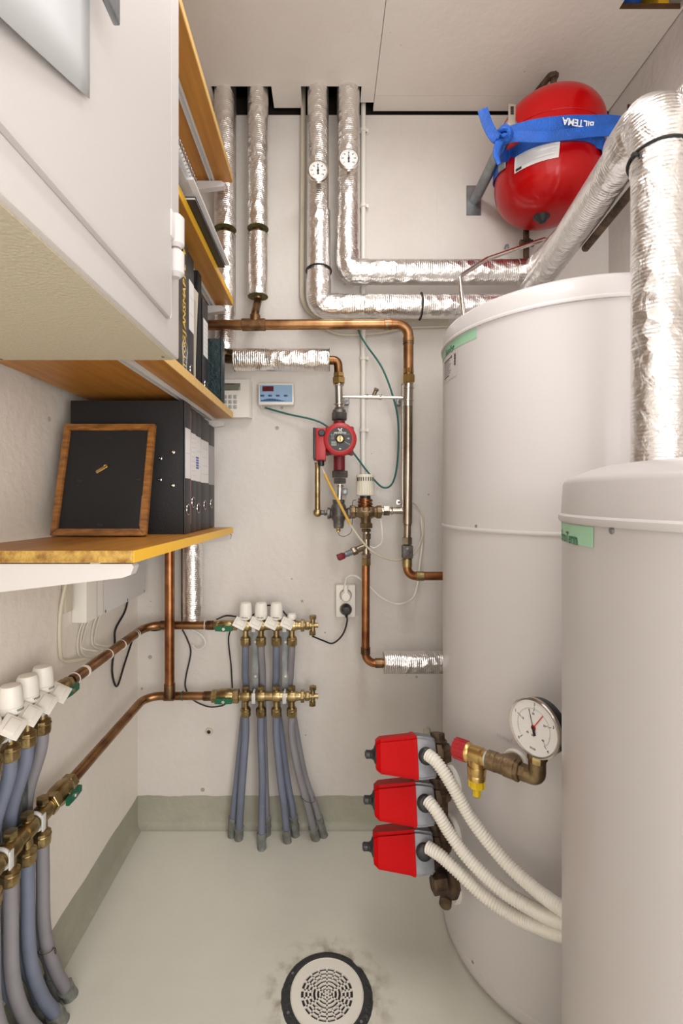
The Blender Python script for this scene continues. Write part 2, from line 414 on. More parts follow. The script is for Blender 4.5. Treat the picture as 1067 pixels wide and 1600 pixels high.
# ------------------------------------------------------------------ floor drain
dc = V((.001, .9707, 0))
t = thing('floor_drain', 'round white floor drain grate in a black ring set in the green-grey floor', 'drain', dc)
b = MB(); n = 96
prof = [(.0745, 0.0), (.0745, .003), (.079, .0045), (.090, .003), (.0935, 0)]
rings = []
for (r, z) in prof:
    rings.append([V((dc.x + (r + (random.uniform(-.0012, .0006) if r > .089 else 0) - (.006 if r > .089 and 38 < (k * 360 / n) < 50 else 0)) * math.cos(2 * PI * k / n), dc.y + (r + 0) * math.sin(2 * PI * k / n), z)) for k in range(n)])
b.rings(rings, 0, False); b.build('ring', 'drainb', t)
b = MB(); b.lathe([(0, .0006), (.074, .0006)], dc, (0, 0, 1), 0, 48); b.build('drain_pit', 'black', t)
g = MB()
def annulus(r0, r1, z0, z1, seg=64, a0=0, a1=2 * PI):
    full = abs(a1 - a0 - 2 * PI) < 1e-4; pts = []
    for k in range(seg + (0 if full else 1)):
        a = a0 + (a1 - a0) * k / seg; c, s_ = math.cos(a), math.sin(a)
        pts.append([dc + V((c * r0, s_ * r0, z0)), dc + V((c * r0, s_ * r0, z1)), dc + V((c * r1, s_ * r1, z1)), dc + V((c * r1, s_ * r1, z0))])
    if full: pts.append(pts[0])
    g.rings(pts, 0, not full)
annulus(.053, .073, .001, .005)
annulus(.0735, .0745, .001, .006)
for r in (.046, .038, .030, .022, .014, .007): annulus(r - .0016, r + .0016, .001, .0042, 40)
for k in range(6):
    a = PI / 2 + k * PI / 3; d = V((math.cos(a), math.sin(a), 0))
    r0, r1 = (.002, .0535)
    g.box(dc + d * (r0 + r1) / 2 + V((0, 0, .0026)), (r1 - r0, .003, .0032), 0, Quaternion((0, 0, 1), a))
for k in range(18):
    a = PI / 2 + k * PI / 9
    if k % 3 == 0: continue
    d = V((math.cos(a), math.sin(a), 0)); r0, r1 = ((.030, .0535) if k % 3 else (.02, .05))
    g.box(dc + d * (r0 + r1) / 2 + V((0, 0, .0026)), (r1 - r0, .0028, .0032), 0, Quaternion((0, 0, 1), a))
g.build('grate', 'drainw', t)
for a in (150, -38, 205):
    q = dc + V((.084 * math.cos(math.radians(a)), .084 * math.sin(math.radians(a)), .0036))
    MB().cyl(q, q + V((0, 0, .0012)), .0028, 0, 12).build('screw', 'steel', t)

# ------------------------------------------------------------------ big water tanks
def surf(c, R, px, py):
    k = (px - VX) / F; cx, cy = c
    A = 1 + k * k; B = -2 * (k * cx + cy); C = cx * cx + cy * cy - R * R
    D = max(B * B - 4 * A * C, 0); z = (-B - math.sqrt(D)) / (2 * A)
    p = P(px, py, z); nn = V((p.x - cx, p.y - cy, 0)).normalized(); return p, nn
def ang(c, p): return math.atan2(p.y - c[1], p.x - c[0]) % (2 * PI)
def patch(b, c, R, a0, a1, z0, z1, m, n=20):
    b.grid(lambda i, j: (c[0] + R * math.cos(a0 + (a1 - a0) * i), c[1] + R * math.sin(a0 + (a1 - a0) * i), z0 + (z1 - z0) * j), n, 1, m)
def cyltext(b, c, R, txt, size, aend, z, m):
    cu = bpy.data.curves.new('t', 'FONT'); cu.body = txt; cu.size = size; o = bpy.data.objects.new('t', cu); me = o.to_mesh()
    w = max(v.co.x for v in me.vertices); o.to_mesh_clear(); bpy.data.objects.remove(o)
    b.text(txt, size, lambda x, y: (c[0] + R * math.cos(aend - (w - x) / R), c[1] + R * math.sin(aend - (w - x) / R), z + y), m, 'LEFT')
def screws(t, c, R, lst, r=.003):
    for (px, py) in lst:
        p, nn = surf(c, R, px, py)
        MB().lathe([(0, -.001), (r, -.001), (r, .0008), (r * .6, .0016), (0, .0018)], p, nn, 0, 12).build('screw', 'steel', t)
c1 = (.556, 1.113); R1 = .2765
t1 = thing('water_tank', 'tall white cylindrical water tank standing against the back wall with a ring around its middle', 'tank', (c1[0], c1[1], 0))
o1 = (c1[0], c1[1], 0); UP = (0, 0, 1)
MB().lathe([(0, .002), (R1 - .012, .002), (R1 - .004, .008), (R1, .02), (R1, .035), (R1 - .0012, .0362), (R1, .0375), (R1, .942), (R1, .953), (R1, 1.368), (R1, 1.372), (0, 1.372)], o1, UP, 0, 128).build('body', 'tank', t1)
MB().lathe([(R1 - .002, .9425), (R1 + .0022, .943), (R1 + .0036, .9455), (R1 + .0036, .9485), (R1 + .0022, .951), (R1 - .002, .9515)], o1, UP, 0, 128).build('middle_ring', 'tank', t1)
MB().lathe([(R1 - .002, 1.367), (R1 + .0038, 1.3675), (R1 + .0044, 1.371), (R1 + .003, 1.374), (R1 + .0006, 1.376), (R1 - .002, 1.405), (R1 - .006, 1.412), (R1 - .014, 1.417), (R1 - .03, 1.420), (0, 1.432)], o1, UP, 0, 128).build('lid', 'tank', t1)
screws(t1, c1, R1, [(749.5, 507), (744, 822), (987, 467), (738.5, 1503)])
a1 = ang(c1, surf(c1, R1, 745, 512)[0]); z1 = surf(c1, R1, 745, 512)[0].z; z0 = surf(c1, R1, 745, 528)[0].z
b = MB(); patch(b, c1, R1 + .0006, a1 - .75, a1, z0, z1, 0)
ae = ang(c1, surf(c1, R1, 710.5, 545)[0])
cyltext(b, c1, R1 + .0012, 'EuroFyr', .017, ae, (z0 + z1) / 2 - .005, 1)
b.build('mint_label', ['mint', 'dkgreen'], t1, fix=False)
b = MB(); pz = lambda px, py: surf(c1, R1, px, py)[0]
aa = ang(c1, pz(705, 560)); ab = ang(c1, pz(697, 560)); zt = z0 - .006
patch(b, c1, R1 + .0005, ab - .12, ang(c1, pz(714, 560)), zt - .055, zt, 0)
for k in range(9):
    zz = zt - .006 - k * .0048; patch(b, c1, R1 + .001, ab - .05, aa + .0 - (k % 3) * .02, zz - .0012 - (.001 if k in (0, 8) else 0), zz, 1, 6)
for k in range(12):
    zz = zt - .004 - k * .0022; patch(b, c1, R1 + .001, ang(c1, pz(709.5, 560)), ang(c1, pz(712.5, 560)), zz - (.0015 if k % 3 else .0009), zz, 1, 2)
patch(b, c1, R1 + .001, aa, ang(c1, pz(706.5, 560)), zt - .009, zt - .004, 1, 2)
b.build('data_plate', ['tank', 'ink'], t1, fix=False)

c2 = (.57, .50); R2 = .29; o2 = (c2[0], c2[1], 0)
t2 = thing('water_tank', 'shorter white cylindrical water tank standing nearest at the right edge with a chamfered lid', 'tank', o2)
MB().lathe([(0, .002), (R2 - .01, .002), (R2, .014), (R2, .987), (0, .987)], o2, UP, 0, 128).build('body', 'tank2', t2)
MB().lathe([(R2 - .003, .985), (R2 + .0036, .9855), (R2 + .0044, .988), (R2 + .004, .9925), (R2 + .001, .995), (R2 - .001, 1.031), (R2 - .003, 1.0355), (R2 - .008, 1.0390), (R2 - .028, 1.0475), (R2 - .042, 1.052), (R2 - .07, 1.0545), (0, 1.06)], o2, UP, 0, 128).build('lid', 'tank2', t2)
screws(t2, c2, R2, [(956, 829)], .0036)
p = surf(c2, R2, 928, 824)[0]; q = surf(c2, R2, 928, 856)[0]
b = MB(); patch(b, c2, R2 + .0006, ang(c2, p) - .7, ang(c2, p), q.z, p.z, 0)
cyltext(b, c2, R2 + .0012, 'EuroTerm', .0185, ang(c2, surf(c2, R2, 903, 840)[0]), (p.z + q.z) / 2 - .006, 1)
b.build('mint_label', ['mint', 'dkgreen'], t2, fix=False)

# ------------------------------------------------------------------ wall cabinet
cx = -.1976; cy1 = .64; cy0 = -.35; cz0 = 1.198; cz1 = 2.02
t = thing('steel_cabinet', 'white steel wall cabinet with a hinged door hanging at upper left', 'cabinet', (-.39, .2, cz0))
b = MB(); b.bb((XL + .002, cy0, cz0 + .0015), (cx, cy1, cz1), 0, .0025); b.build('carcass', 'cab', t)
b = MB(); b.bb((XL + .012, cy0 + .01, cz0 - .0005), (cx - .006, cy1 - .006, cz0 + .0016), 0)
b.build('bottom_panel', 'cabunder', t)
for q in (V((-.34, .46, cz0 - .0006)), V((cx - .015, cy1 - .02, cz0 - .0006)), V((-.43, cy1 - .01, cz0 - .0006))):
    MB().cyl(q, q + V((0, 0, .0008)), .0045 if q.y < .5 else .0022, 0, 16).build('screw_hole', 'ink', t)
b = MB(); b.bb((cx - .001, cy0 + .03, 1.236), (cx + .006, .594, cz1 - .03), 0, .0055)
door = b.build('door', 'cab', t)
b = MB()
b.bb((cx + .026, .362, 1.394), (cx + .032, .384, 1.62), 0, .0015); b.bb((cx + .005, .366, 1.60), (cx + .028, .38, 1.62)); b.build('handle', 'steel', door)
b = MB()
b.cyl((cx + .006, .607, 1.332), (cx + .006, .607, 1.374), .0105, 0, 20, .004); b.cyl((cx + .006, .607, 1.2945), (cx + .006, .607, 1.3305), .0105, 0, 20, .005)
b.bb((cx - .002, .585, 1.336), (cx + .008, .604, 1.371), 0, .003)
b.build('hinge', 'cab', t)
b = MB(); b.bb((cx - .001, .594, 1.24), (cx + .0012, .597, 1.985)); 
b.build('door_gap', 'tankgap', t)
# sheet of paper held on the door, its lower edge curling off
def pf(i, j):
    y = .378 - .27 * i; z = 1.331 + .4 * j
    curl = .016 * (i ** 1.2) * (1 - j) ** 2 + .002
    return (cx + .0075 + curl, y, z - .115 * i * (1 - j))
b = MB(); b.grid(pf, 16, 12); o = b.build('paper_sheet', 'sheet')
tag(o, 'blank white sheet of paper fixed to the cabinet door, lower edge curling', 'paper')
md = o.modifiers.new('s', 'SOLIDIFY'); md.thickness = .0006

# ------------------------------------------------------------------ shelves
sxf = -.265; sxb = -.545; sye = 1.35; syn = .655
def shelf(name, label, zt, th, edgem, tilt=0, near=syn, brk=True, edgey=None):
    t = thing('wall_shelf', label, 'shelf', ((sxf + sxb) / 2, (near + sye) / 2, zt - th), 0, 'shelves along the left wall')
    if tilt: t.rotation_euler = (tilt, 0, 0)
    lz = 0; w = sxf - sxb; L = sye - near
    b = MB(); b.box((0, 0, th / 2), (w - .002, L - .002, th)); b.build('board', 'wood', t, local=True)
    b = MB(); b.box((w / 2, 0, th / 2), (.002, L, th)); b.build('front_edge', edgem, t, local=True)
    b = MB(); b.box((0, -L / 2, th / 2), (w, .002, th)); b.build('end_edge', 'chip', t, local=True)
    b = MB()
    for (dx) in (w / 2 - .055,):
        b.box((dx, 0, -.0028), (.014, L - .01, .0045)); b.box((dx - .005, 0, -.0055), (.002, L - .01, .008)); b.box((dx + .005, 0, -.0055), (.002, L - .01, .008))
    b.build('support_rail', 'tape', t, local=True)
    for yy in ((-L / 2 + .012), (L / 2 - .014)):
        b = MB()
        prof = [(-w / 2, -.002), (w / 2 - .004, -.002), (w / 2 - .001, -.006), (w / 2 - .005, -.017), (w / 2 - .016, -.021), (-w / 2, -.052)]
        if yy < 0 and not brk: continue
        if not brk: prof = [(-w / 2, -.009), (w / 2 - .028, -.009), (w / 2 - .018, -.015), (w / 2 - .022, -.024), (-w / 2, -.058)]
        b.prism([V((x, yy - .009, z)) for x, z in prof], (0, .018, 0)); b.build('bracket', 'cab', t, local=True)
    return t
shelf('s1', 'lowest wooden shelf carrying the black binders and picture frame', .936, .0165, 'edge', math.radians(-.9))
shelf('s2', 'wooden shelf with a pale edge carrying the dark green album, just above the black binders', 1.256, .018, 'edgep', brk=False)
shelf('s3', 'yellow-edged wooden shelf carrying the leaning stack of magazines', 1.575, .017, 'edge', brk=False)
shelf('s4', 'topmost empty wooden shelf under the ceiling beside the cabinet', 1.922, .017, 'edgep', brk=False)
for k, (y, z0_, z1_) in enumerate([(.672, .82, 1.193), (1.335, .82, 2.1)]):
    b = MB(); b.bb((XL + .001, y - .012, z0_), (XL + .03, y + .012, z1_)); o = b.build('shelf_upright', 'offwhite')
    tag(o, ('slotted pale wall upright holding the near end of the lowest shelf', 'tall slotted pale wall upright holding the shelves near the back wall')[k], 'upright')

# binders on the lowest shelf
def s1z(y): return .936 - (y - (syn + sye) / 2) * math.tan(math.radians(.9)) + .0012
def binder(y0, y1, xf, h, label, lab=None, depth=.245, zb=None, ringz=.045, ringy=0.0, card=None, lines=0, blue=False, pocket=False, spine='spine', grp='black ring binders on the lowest shelf'):
    zb = s1z(y1 if zb is None else y1) if zb is None else zb
    yc = (y0 + y1) / 2; t = thing('ring_binder', label, 'binder', (xf - depth / 2, yc, zb), 0, grp)
    b = MB(); b.bb((xf - depth, y0 + .0008, zb), (xf - .001, y0 + .0038, zb + h), 0, .001); b.build('cover', 'blackm', t)
    b = MB(); b.bb((xf - depth, y1 - .0038, zb), (xf - .001, y1 - .0008, zb + h), 0, .001); b.build('cover', 'blackm', t)
    b = MB(); b.bb((xf - .005, y0 + .0008, zb), (xf, y1 - .0008, zb + h), 0, .0012)
    b.build('spine', spine, t)
    b = MB(); b.bb((xf - depth + .01, y0 + .005, zb + .006), (xf - .02, y1 - .005, zb + h - .012)); b.build('paper_block', 'paper', t)
    rz = zb + ringz
    MB().ring((xf + .0006, yc + ringy, rz), (1, 0, 0), .0112, .0011).build('finger_ring', 'chrome', t)
    MB().cyl((xf + .0001, yc + ringy, rz), (xf + .0015, yc + ringy, rz), .0102, 0, 20).build('finger_hole', 'ink', t)
    if lab or pocket:
        b = MB(); w = (y1 - y0) * .42; za, zb2 = zb + h * .42, zb + h * .8
        b.bb((xf, yc - w, za), (xf + .0006, yc + w, zb2), 0)
        for k in range(lines):
            zz = zb2 - (k + 1) * (zb2 - za) / (lines + 1); b.bb((xf + .0006, yc - w * .8, zz), (xf + .0009, yc + w * .8, zz + .0007), 1)
        if blue:
            for k in range(5): b.bb((xf + .0006, yc - w * .9, za + .03 + k * .006), (xf + .0009, yc + w * .1, za + .034 + k * .006), 2)
        b.build('spine_label', ['clearp' if pocket else 'paper', 'paperg', 'blueink'], t)
    return t
YB = [1.02, 1.066, 1.117, 1.172, 1.262, 1.338]
H = .286
t = binder(YB[0], YB[1], -.303, H, 'black ring binder nearest the picture frame, four rivets on its cover', True, lines=1, ringz=.052)
for (px, py) in ((250.5, 716), (270.5, 706.5), (250, 749.5), (270, 758.5)):
    q = P(px, py, 1.02); MB().lathe([(0, -.001), (.0042, -.001), (.004, .001), (.002, .0016), (.0018, .0006), (0, .0006)], q, (0, -1, 0), 0, 16).build('rivet', 'chrome', t)
b = MB(); b.bb((-.52, YB[1] + .0004, s1z(YB[2]) + .02), (-.304, YB[1] + .0045, s1z(YB[2]) + .272)); tag(b.build('card_folder', 'pink'), 'thin pinkish card folder squeezed between the first and second black binders', 'folder')
binder(YB[1] + .005, YB[2], -.305, H * .985, 'second black ring binder with a ruled cream spine label', True, lines=9, ringz=.068, ringy=-.004)
binder(YB[2], YB[3], -.308, H * .985, 'third black ring binder with blue print at the foot of its white spine label', True, lines=2, blue=True, ringz=.054)
binder(YB[3], YB[4] - .004, -.310, H * .985, 'widest black ring binder with a broad white spine label', True, lines=4, ringz=.062)
binder(YB[4], YB[5], -.314, H * .975, 'black ring binder at the far end with an empty clear spine pocket', None, pocket=True, ringz=.066)

# picture frame leaning on the binders, seen from the back
fw, fh, ft = .187, .232, .012
tl = math.atan2(.052, .2255)
t = thing('picture_frame', 'brown wooden picture frame leaning back to front against the black binders', 'frame', (-.4465, .935, s1z(.935) + .001))
t.rotation_euler = (-tl, 0, math.radians(0))
bar = .0135
def frame_bar(name, poly):
    b = MB(); b.prism([V((x, -ft / 2, z)) for x, z in poly], (0, ft, 0)); bmesh.ops.bevel(b.bm, geom=[e for e in b.bm.edges], offset=.0015, segments=2, affect='EDGES')
    b.build('frame_bar', 'framew', t, local=True)
X = fw / 2
frame_bar('b', [(-X, 0), (X, 0), (X - bar, bar), (-X + bar, bar)])
frame_bar('t', [(-X, fh), (-X + bar, fh - bar), (X - bar, fh - bar), (X, fh)])
frame_bar('l', [(-X, 0), (-X + bar, bar), (-X + bar, fh - bar), (-X, fh)])
frame_bar('r', [(X, 0), (X, fh), (X - bar, fh - bar), (X - bar, bar)])
MB().box((0, .001, fh / 2), (fw - 2 * bar + .002, .003, fh - 2 * bar + .002)).build('backing_board', 'blackm', t, local=True)
b = MB(); b.box((-.008, -.0015, .136), (.025, .0015, .0065), 0, Quaternion((0, 1, 0), -.6), .001); b.ring((-.0005, -.002, .1415), (0, 1, 0), .003, .0012)
b.build('hanger', 'brassb', t, local=True)
b = MB()
for (x, z) in ((-.05, .112), (.067, .115), (0, .205), (.0, .022)): MB().box((x, -.0012, z), (.012, .001, .004), 0, Quaternion((0, 1, 0), .2), .0004).build('retaining_clip', 'black', t, local=True)
MB().box((X - bar - .0015, -.0008, .05), (.0015, .001, .06)).build('paper_strip', 'pink', t, local=True)

# books and folders on the middle shelf
Z2 = 1.2568
def slab(name, label, cat, y0, y1, xf, h, depth, mats, zb=Z2, grp='folders and books on the middle shelf', extra=None, part='pages'):
    t = thing(name, label, cat, (xf - depth / 2, (y0 + y1) / 2, zb), 0, grp)
    MB().bb((xf - .004, y0, zb), (xf, y1, zb + h), 0, .0012).build('spine', mats[0], t)
    MB().bb((xf - depth, y0, zb), (xf - .0042, y0 + .002, zb + h)).build('cover', mats[1], t)
    MB().bb((xf - depth, y1 - .002, zb), (xf - .0042, y1, zb + h)).build('cover', mats[1], t)
    MB().bb((xf - depth + .004, y0 + .0024, zb + .004), (xf - .005, y1 - .0024, zb + h - .005)).build(part, 'paper', t)
    return t
xs = -.292
def Ypx(px, X): return X * F / (px - VX)
ya, yb_ = .905, Ypx(292, xs)
t = slab('document_folder', 'dark marbled folder with gold capital letters up its spine', 'folder', ya, yb_, xs, .285, .22, ['darkspine', 'darkspine'])
b = MB(); yc = Ypx(287.6, xs)
for k, ch in enumerate('TYGGJANSMAPPE'):
    b.text(ch, .027, lambda x, y, k=k: V((xs + .0006, yc - y * 1.0, Z2 + .03 + k * .0168 + x)), 0)
b.prism([(xs + .0004, yc - .01, Z2 + .252), (xs + .0004, yc + .01, Z2 + .262), (xs + .0004, yc - .006, Z2 + .27)], (.0003, 0, 0), 0)
b.build('gold_lettering', 'gold', t, fix=False)
b = MB()
for k in range(4): b.ring((xs + .0005, yc + .004, Z2 + .03 + k * .011), (1, 0, 0), .012 + .002 * k, .0006, 0, 24, 5)
b.build('scroll_ornament', 'paperg', t)
y2, y3 = yb_ + .001, Ypx(296, xs)
slab('thin_file', 'thin grey-blue file standing right of the gold-lettered folder', 'file', y2, y3 - .002, xs - .002, .287, .22, ['spine', 'spine'])
y4 = Ypx(304.5, xs)
t = binder(y3, y4, xs - .002, .282, 'black lever binder with a tall white label on the shelf above the other binders', True, zb=Z2, lines=2, ringz=.035, grp='folders and books on the middle shelf', depth=.22)
y5 = Ypx(312, xs)
t = thing('paper_wallet', 'cream paper wallet crumpled between two black binders on the middle shelf', 'wallet', (xs - .1, (y4 + y5) / 2, Z2), 0, 'folders and books on the middle shelf')
b = MB()
b.prism([(xs - .003, y4 + .001, Z2), (xs - .003, y4 + .013, Z2), (xs - .003, y5 - .014, Z2 + .14), (xs - .003, y5 - .002, Z2 + .22), (xs - .003, y5, Z2 + .228), (xs - .003, y4 + .001, Z2 + .225)], (-.2, 0, 0))
b.build('wallet_body', 'cream', t)
b = MB()
for k in range(3): b.bb((xs - .0028, y4 + .004 + k * .006, Z2 + .02), (xs - .0024, y4 + .0047 + k * .006, Z2 + .2))
b.build('fold_line', 'tankgap', t)
slab('dark_box_file', 'tall black box file rising behind the cream wallet', 'file', y5 + .001, Ypx(317.5, xs), xs - .004, .282, .22, ['blackm', 'blackm'])
t = binder(Ypx(317.5, xs) + .001, Ypx(325.5, xs), xs - .001, .232, 'grey labelled binder with handwriting lines beside the green album', True, zb=Z2, lines=7, ringz=.03, grp='folders and books on the middle shelf', depth=.22)
y7 = Ypx(326, xs) + .002; y8 = Ypx(350, xs) - .012
y8 = min(y8, 1.335)
t = slab('photo_album', 'dark green leather album at the far end of the middle shelf', 'album', 1.195, 1.228, -.262, .156, .2, ['album', 'album'], part='pages')

# leaning stack of magazines on the third shelf
Z3 = 1.5758
def mag(name, label, x1, y0, y1, z, th, mats, tw=0, tilt=0, dep=.19, grp='papers on the third shelf'):
    t = thing(name, label, 'magazine', (x1 - dep / 2, (y0 + y1) / 2, z), tw, grp)
    t.rotation_euler = (tilt, 0, tw)
    MB().box((0, 0, th * .9), (dep, y1 - y0, th * .2), 0).build('cover', mats[0], t, local=True)
    MB().box((0, 0, th * .45), (dep - .003, y1 - y0 - .002, th * .7), 0).build('pages', mats[1], t, local=True)
    MB().box((0, 0, th * .05), (dep, y1 - y0, th * .1), 0).build('cover', mats[0], t, local=True)
    return t
mag('magazine', 'black glossy magazine at the bottom of the stack on the third shelf', -.247, .90, 1.165, Z3 + .0004, .006, ['black', 'paper'])
mag('magazine', 'grey magazine lying second from the bottom of the stack on the third shelf', -.251, .78, 1.10, Z3 + .0068, .005, ['paperg', 'paper'])
mag('magazine', 'white brochure overhanging farthest from the stack on the third shelf', -.240, .86, 1.18, Z3 + .0124, .004, ['paper', 'paper'])
mag('magazine', 'pale brochure lying skewed on top of the white one on the third shelf', -.250, .72, 1.10, Z3 + .0168, .004, ['paper', 'paper'], .04)
t = mag('spiral_notebook', 'spiral-bound notebook at the near end of the stack on the third shelf', -.247, .70, .90, Z3 + .0215, .008, ['paper', 'paper'])
t['category'] = 'notebook'
b = MB()
for k in range(20):
    b.ring((.095, -.09 + k * .0095, .004), (0, 1, 0), .006, .0008, 0, 14, 5)
b.build('spiral_wire', 'steel', t, local=True)

# ------------------------------------------------------------------ foil-wrapped pipes
ZF = 1.40
def foil_line(mb, pts, r, fr, m): mb.sweep(fillet([V(p) for p in pts], fr, 6), r, m, 28)
def at(px, Z, z): return V(((px - VX) * Z / F, Z, z))
def zf(py, Z): return CZ - (py - VY) * Z / F
TOP = 2.4
# pipe behind the shelf ends
def wrapped(label, px, r, y_gap0, y_gap1, y_end, group=None):
    t = thing('insulated_pipe', label, 'pipe', at(px, ZF, zf(y_end, ZF)))
    MB().cyl(at(px, ZF, zf(y_gap0, ZF)), at(px, ZF, TOP), r, 0, 28).build('foil_jacket', 'foilv', t)
    MB().cyl(at(px, ZF, zf(y_end, ZF)), at(px, ZF, zf(y_gap1, ZF)), r * .96, 0, 28).build('foil_jacket', 'foilv', t)
    for y, s_ in ((y_gap0, -1), (y_gap1, 1), (y_end, -1)):
        c = at(px, ZF, zf(y, ZF)); rr = r * (1.0 if y == y_gap0 else .955)
        MB().cyl(c + V((0, 0, .0005 * s_)), c + V((0, 0, s_ * .002)), rr * (1.02), 0, 28).build('insulation_ring', 'insul', t)
    MB().cyl(at(px, ZF, zf(y_gap1 + 6, ZF)), at(px, ZF, zf(y_gap0 - 6, ZF)), .014, 0).build('inner_pipe', 'copperd', t)
    return t
tA = wrapped('foil-wrapped vertical pipe beside the shelf ends, leftmost of those in the ceiling notches', 352, .0315, 358, 369, 549)
tB = wrapped('short foil-wrapped vertical pipe ending above the long horizontal copper pipe', 403, .0305, 357, 368, 463)
# its copper end stepping forward
ZC = 1.352
b = MB(); b.sweep(smooth([at(403, ZF, zf(461, ZF)), at(403, ZF, zf(470, ZF)), P(401, 478, 1.375), P(398.5, 490, ZC), P(398.5, 499, ZC)]), .0115, 0, 16)
b.build('copper_end', 'copperd', tB)
# horizontal foil pipe feeding the pump
ZP = 1.368
tH = thing('insulated_pipe', 'short horizontal foil-wrapped pipe above the two wall control panels', 'pipe', P(440, 562, ZP))
MB().cyl(P(367, 562, ZP), P(514, 563, ZP), .032, 0, 28).build('foil_jacket', 'foilh', tH)
for px, s_ in ((367, -1), (514, 1)):
    MB().cyl(P(px, 562.5, ZP), P(px + s_ * .8, 562.5, ZP), .0325, 0, 28).build('insulation_ring', 'insul', tH)
b = MB(); b.sweep(fillet([at(352, ZF, zf(545, ZF)), at(352, ZF, zf(561, ZF)), P(368, 562, ZP)], .014), .0125); b.build('copper_elbow', 'copperd', tA)
b = MB(); b.sweep(fillet([P(512, 563, ZP), P(528, 563, ZP), P(529, 585, ZP)], .018), .0125); b.build('copper_elbow', 'copper', tH)
# lower part of a foil pipe behind the shelves
t = thing('insulated_pipe', 'crinkled foil-wrapped pipe coming down below the lowest shelf onto the upper copper pipe', 'pipe', at(301, 1.425, zf(974, 1.425)))
MB().cyl(at(301, 1.422, zf(974, 1.422)), at(301, 1.422, 1.60), .0285, 0, 28).build('foil_jacket', 'foilv', t)
b = MB(); b.cyl(at(286, 1.447, zf(970, 1.447)), at(286, 1.447, 1.60), .0055, 0); tag(b.build('copper_pipe', 'copperd'), 'thin dark copper pipe tight along the left of the crinkled foil pipe below the shelf', 'pipe')

# two long wrapped pipes with thermometers
ZL = 1.392
def long_pipe(label, pts, r, fr, splits):
    t = thing('insulated_pipe', label, 'pipe', pts[0])
    path = fillet([V(p) for p in pts], fr, 7)
    return t, path
hC = 1.015 + .557; hD = 1.015 + .657
XA = .566
pC = [at(497, ZL, TOP), at(497, ZL, hC), V((XA, ZL, hC))]
tC = thing('insulated_pipe', 'foil-wrapped pipe with the lower dial, its horizontal run just above the copper pipe', 'pipe', at(497, ZL, hC))
b = MB(); b.sweep([at(497, ZL, TOP), at(497, ZL, zf(330, ZL))], .031, 0, 28); b.build('foil_jacket', 'foilv', tC)
b = MB(); b.sweep([at(498, ZL, zf(331, ZL)), at(498, ZL, zf(440, ZL))], .034, 0, 28); b.build('foil_jacket', 'foilv', tC)
b = MB(); b.sweep(fillet([at(498, ZL, zf(438, ZL)), at(498, ZL, hC), at(530, ZL, hC)], .03, 7), .0362, 0, 28); b.build('foil_bend', 'foilv', tC)
b = MB(); b.sweep([at(520, ZL, hC), V((XA, ZL, hC))], .0345, 0, 28); b.build('foil_jacket', 'foilh', tC)
b = MB(); b.sweep(fillet([V((XA - .05, ZL, hC)), V((XA, ZL, hC)), V((XA - .004, ZL - .06, hC))], .04, 7), .0355, 0, 28); b.build('foil_bend', 'foily', tC)
XV = .474; YV = .68
b = MB(); b.sweep([V((XA - .002, ZL - .03, hC)), V((XV + .006, YV + .055, hC - .002))], .033, 0, 28); b.build('foil_jacket', 'foily', tC)
b = MB(); b.sweep(fillet([V((XV + .008, YV + .085, hC - .002)), V((XV, YV, hC - .002)), V((XV, YV, hC - .09))], .042, 8), lambda i, n: .0375 + .0015 * math.sin(i * 2.4), 0, 28); b.build('foil_bend', 'foilv', tC)
b = MB(); b.sweep([V((XV, YV, hC - .06)), V((XV, YV, 1.0595))], .0345, 0, 32); b.build('foil_jacket', 'foilv', tC)
tD = thing('insulated_pipe', 'foil-wrapped pipe with the higher dial, its horizontal run passing just below the red vessel', 'pipe', at(544, ZL, hD))
b = MB(); b.sweep([at(544, ZL, TOP), at(544, ZL, zf(345, ZL))], .033, 0, 28); b.build('foil_jacket', 'foilv', tD)
b = MB(); b.sweep([at(543, ZL, zf(344, ZL)), at(543, ZL, zf(400, ZL))], .0345, 0, 28); b.build('foil_jacket', 'foilv', tD)
b = MB(); b.sweep(fillet([at(543, ZL, zf(396, ZL)), at(543, ZL, hD), at(575, ZL, hD)], .03, 7), .0365, 0, 28); b.build('foil_bend', 'foilv', tD)
XD = .603
b = MB(); b.sweep([at(566, ZL, hD), V((XD, ZL, hD))], .035, 0, 28); b.build('foil_jacket', 'foilh', tD)
b = MB(); b.sweep(fillet([V((XD - .05, ZL, hD)), V((XD, ZL, hD)), V((XD, ZL - .06, hD))], .04, 7), .036, 0, 28); b.build('foil_bend', 'foily', tD)
b = MB(); b.sweep(fillet([V((XD, ZL - .03, hD)), V((XD + .012, .25, hD)), V((XD + .012, .25, TOP))], .05, 7), .034, 0, 28); b.build('foil_jacket', 'foily', tD)
# zip ties
def zip_tie(label, c, axis, R, r=.0022, tail=None):
    b = MB(); b.ring(c, axis, R, r, 0, 40, 8)
    u, w, d = basis(V(axis))
    if tail: q = V(c) + V(tail).normalized() * (R + .003); b.box(q, (.006, .006, .005))
    tag(b.build('cable_tie', 'blackc'), label, 'cable tie', 'black cable ties around the foil pipes')
zip_tie('black cable tie around the left dialled foil pipe above its bend', at(498, ZL, zf(424, ZL)), (0, .12, 1), .0368)
zip_tie('black cable tie around the lower horizontal foil run near the tank', at(657, ZL, hC), (1, 0, 0), .0372)
zip_tie('black cable tie around the thick foil pipe in the right foreground', V((XV, YV, hC - .075)), (.1, .15, 1), .0385, .0018, (-1, -.2, 0))

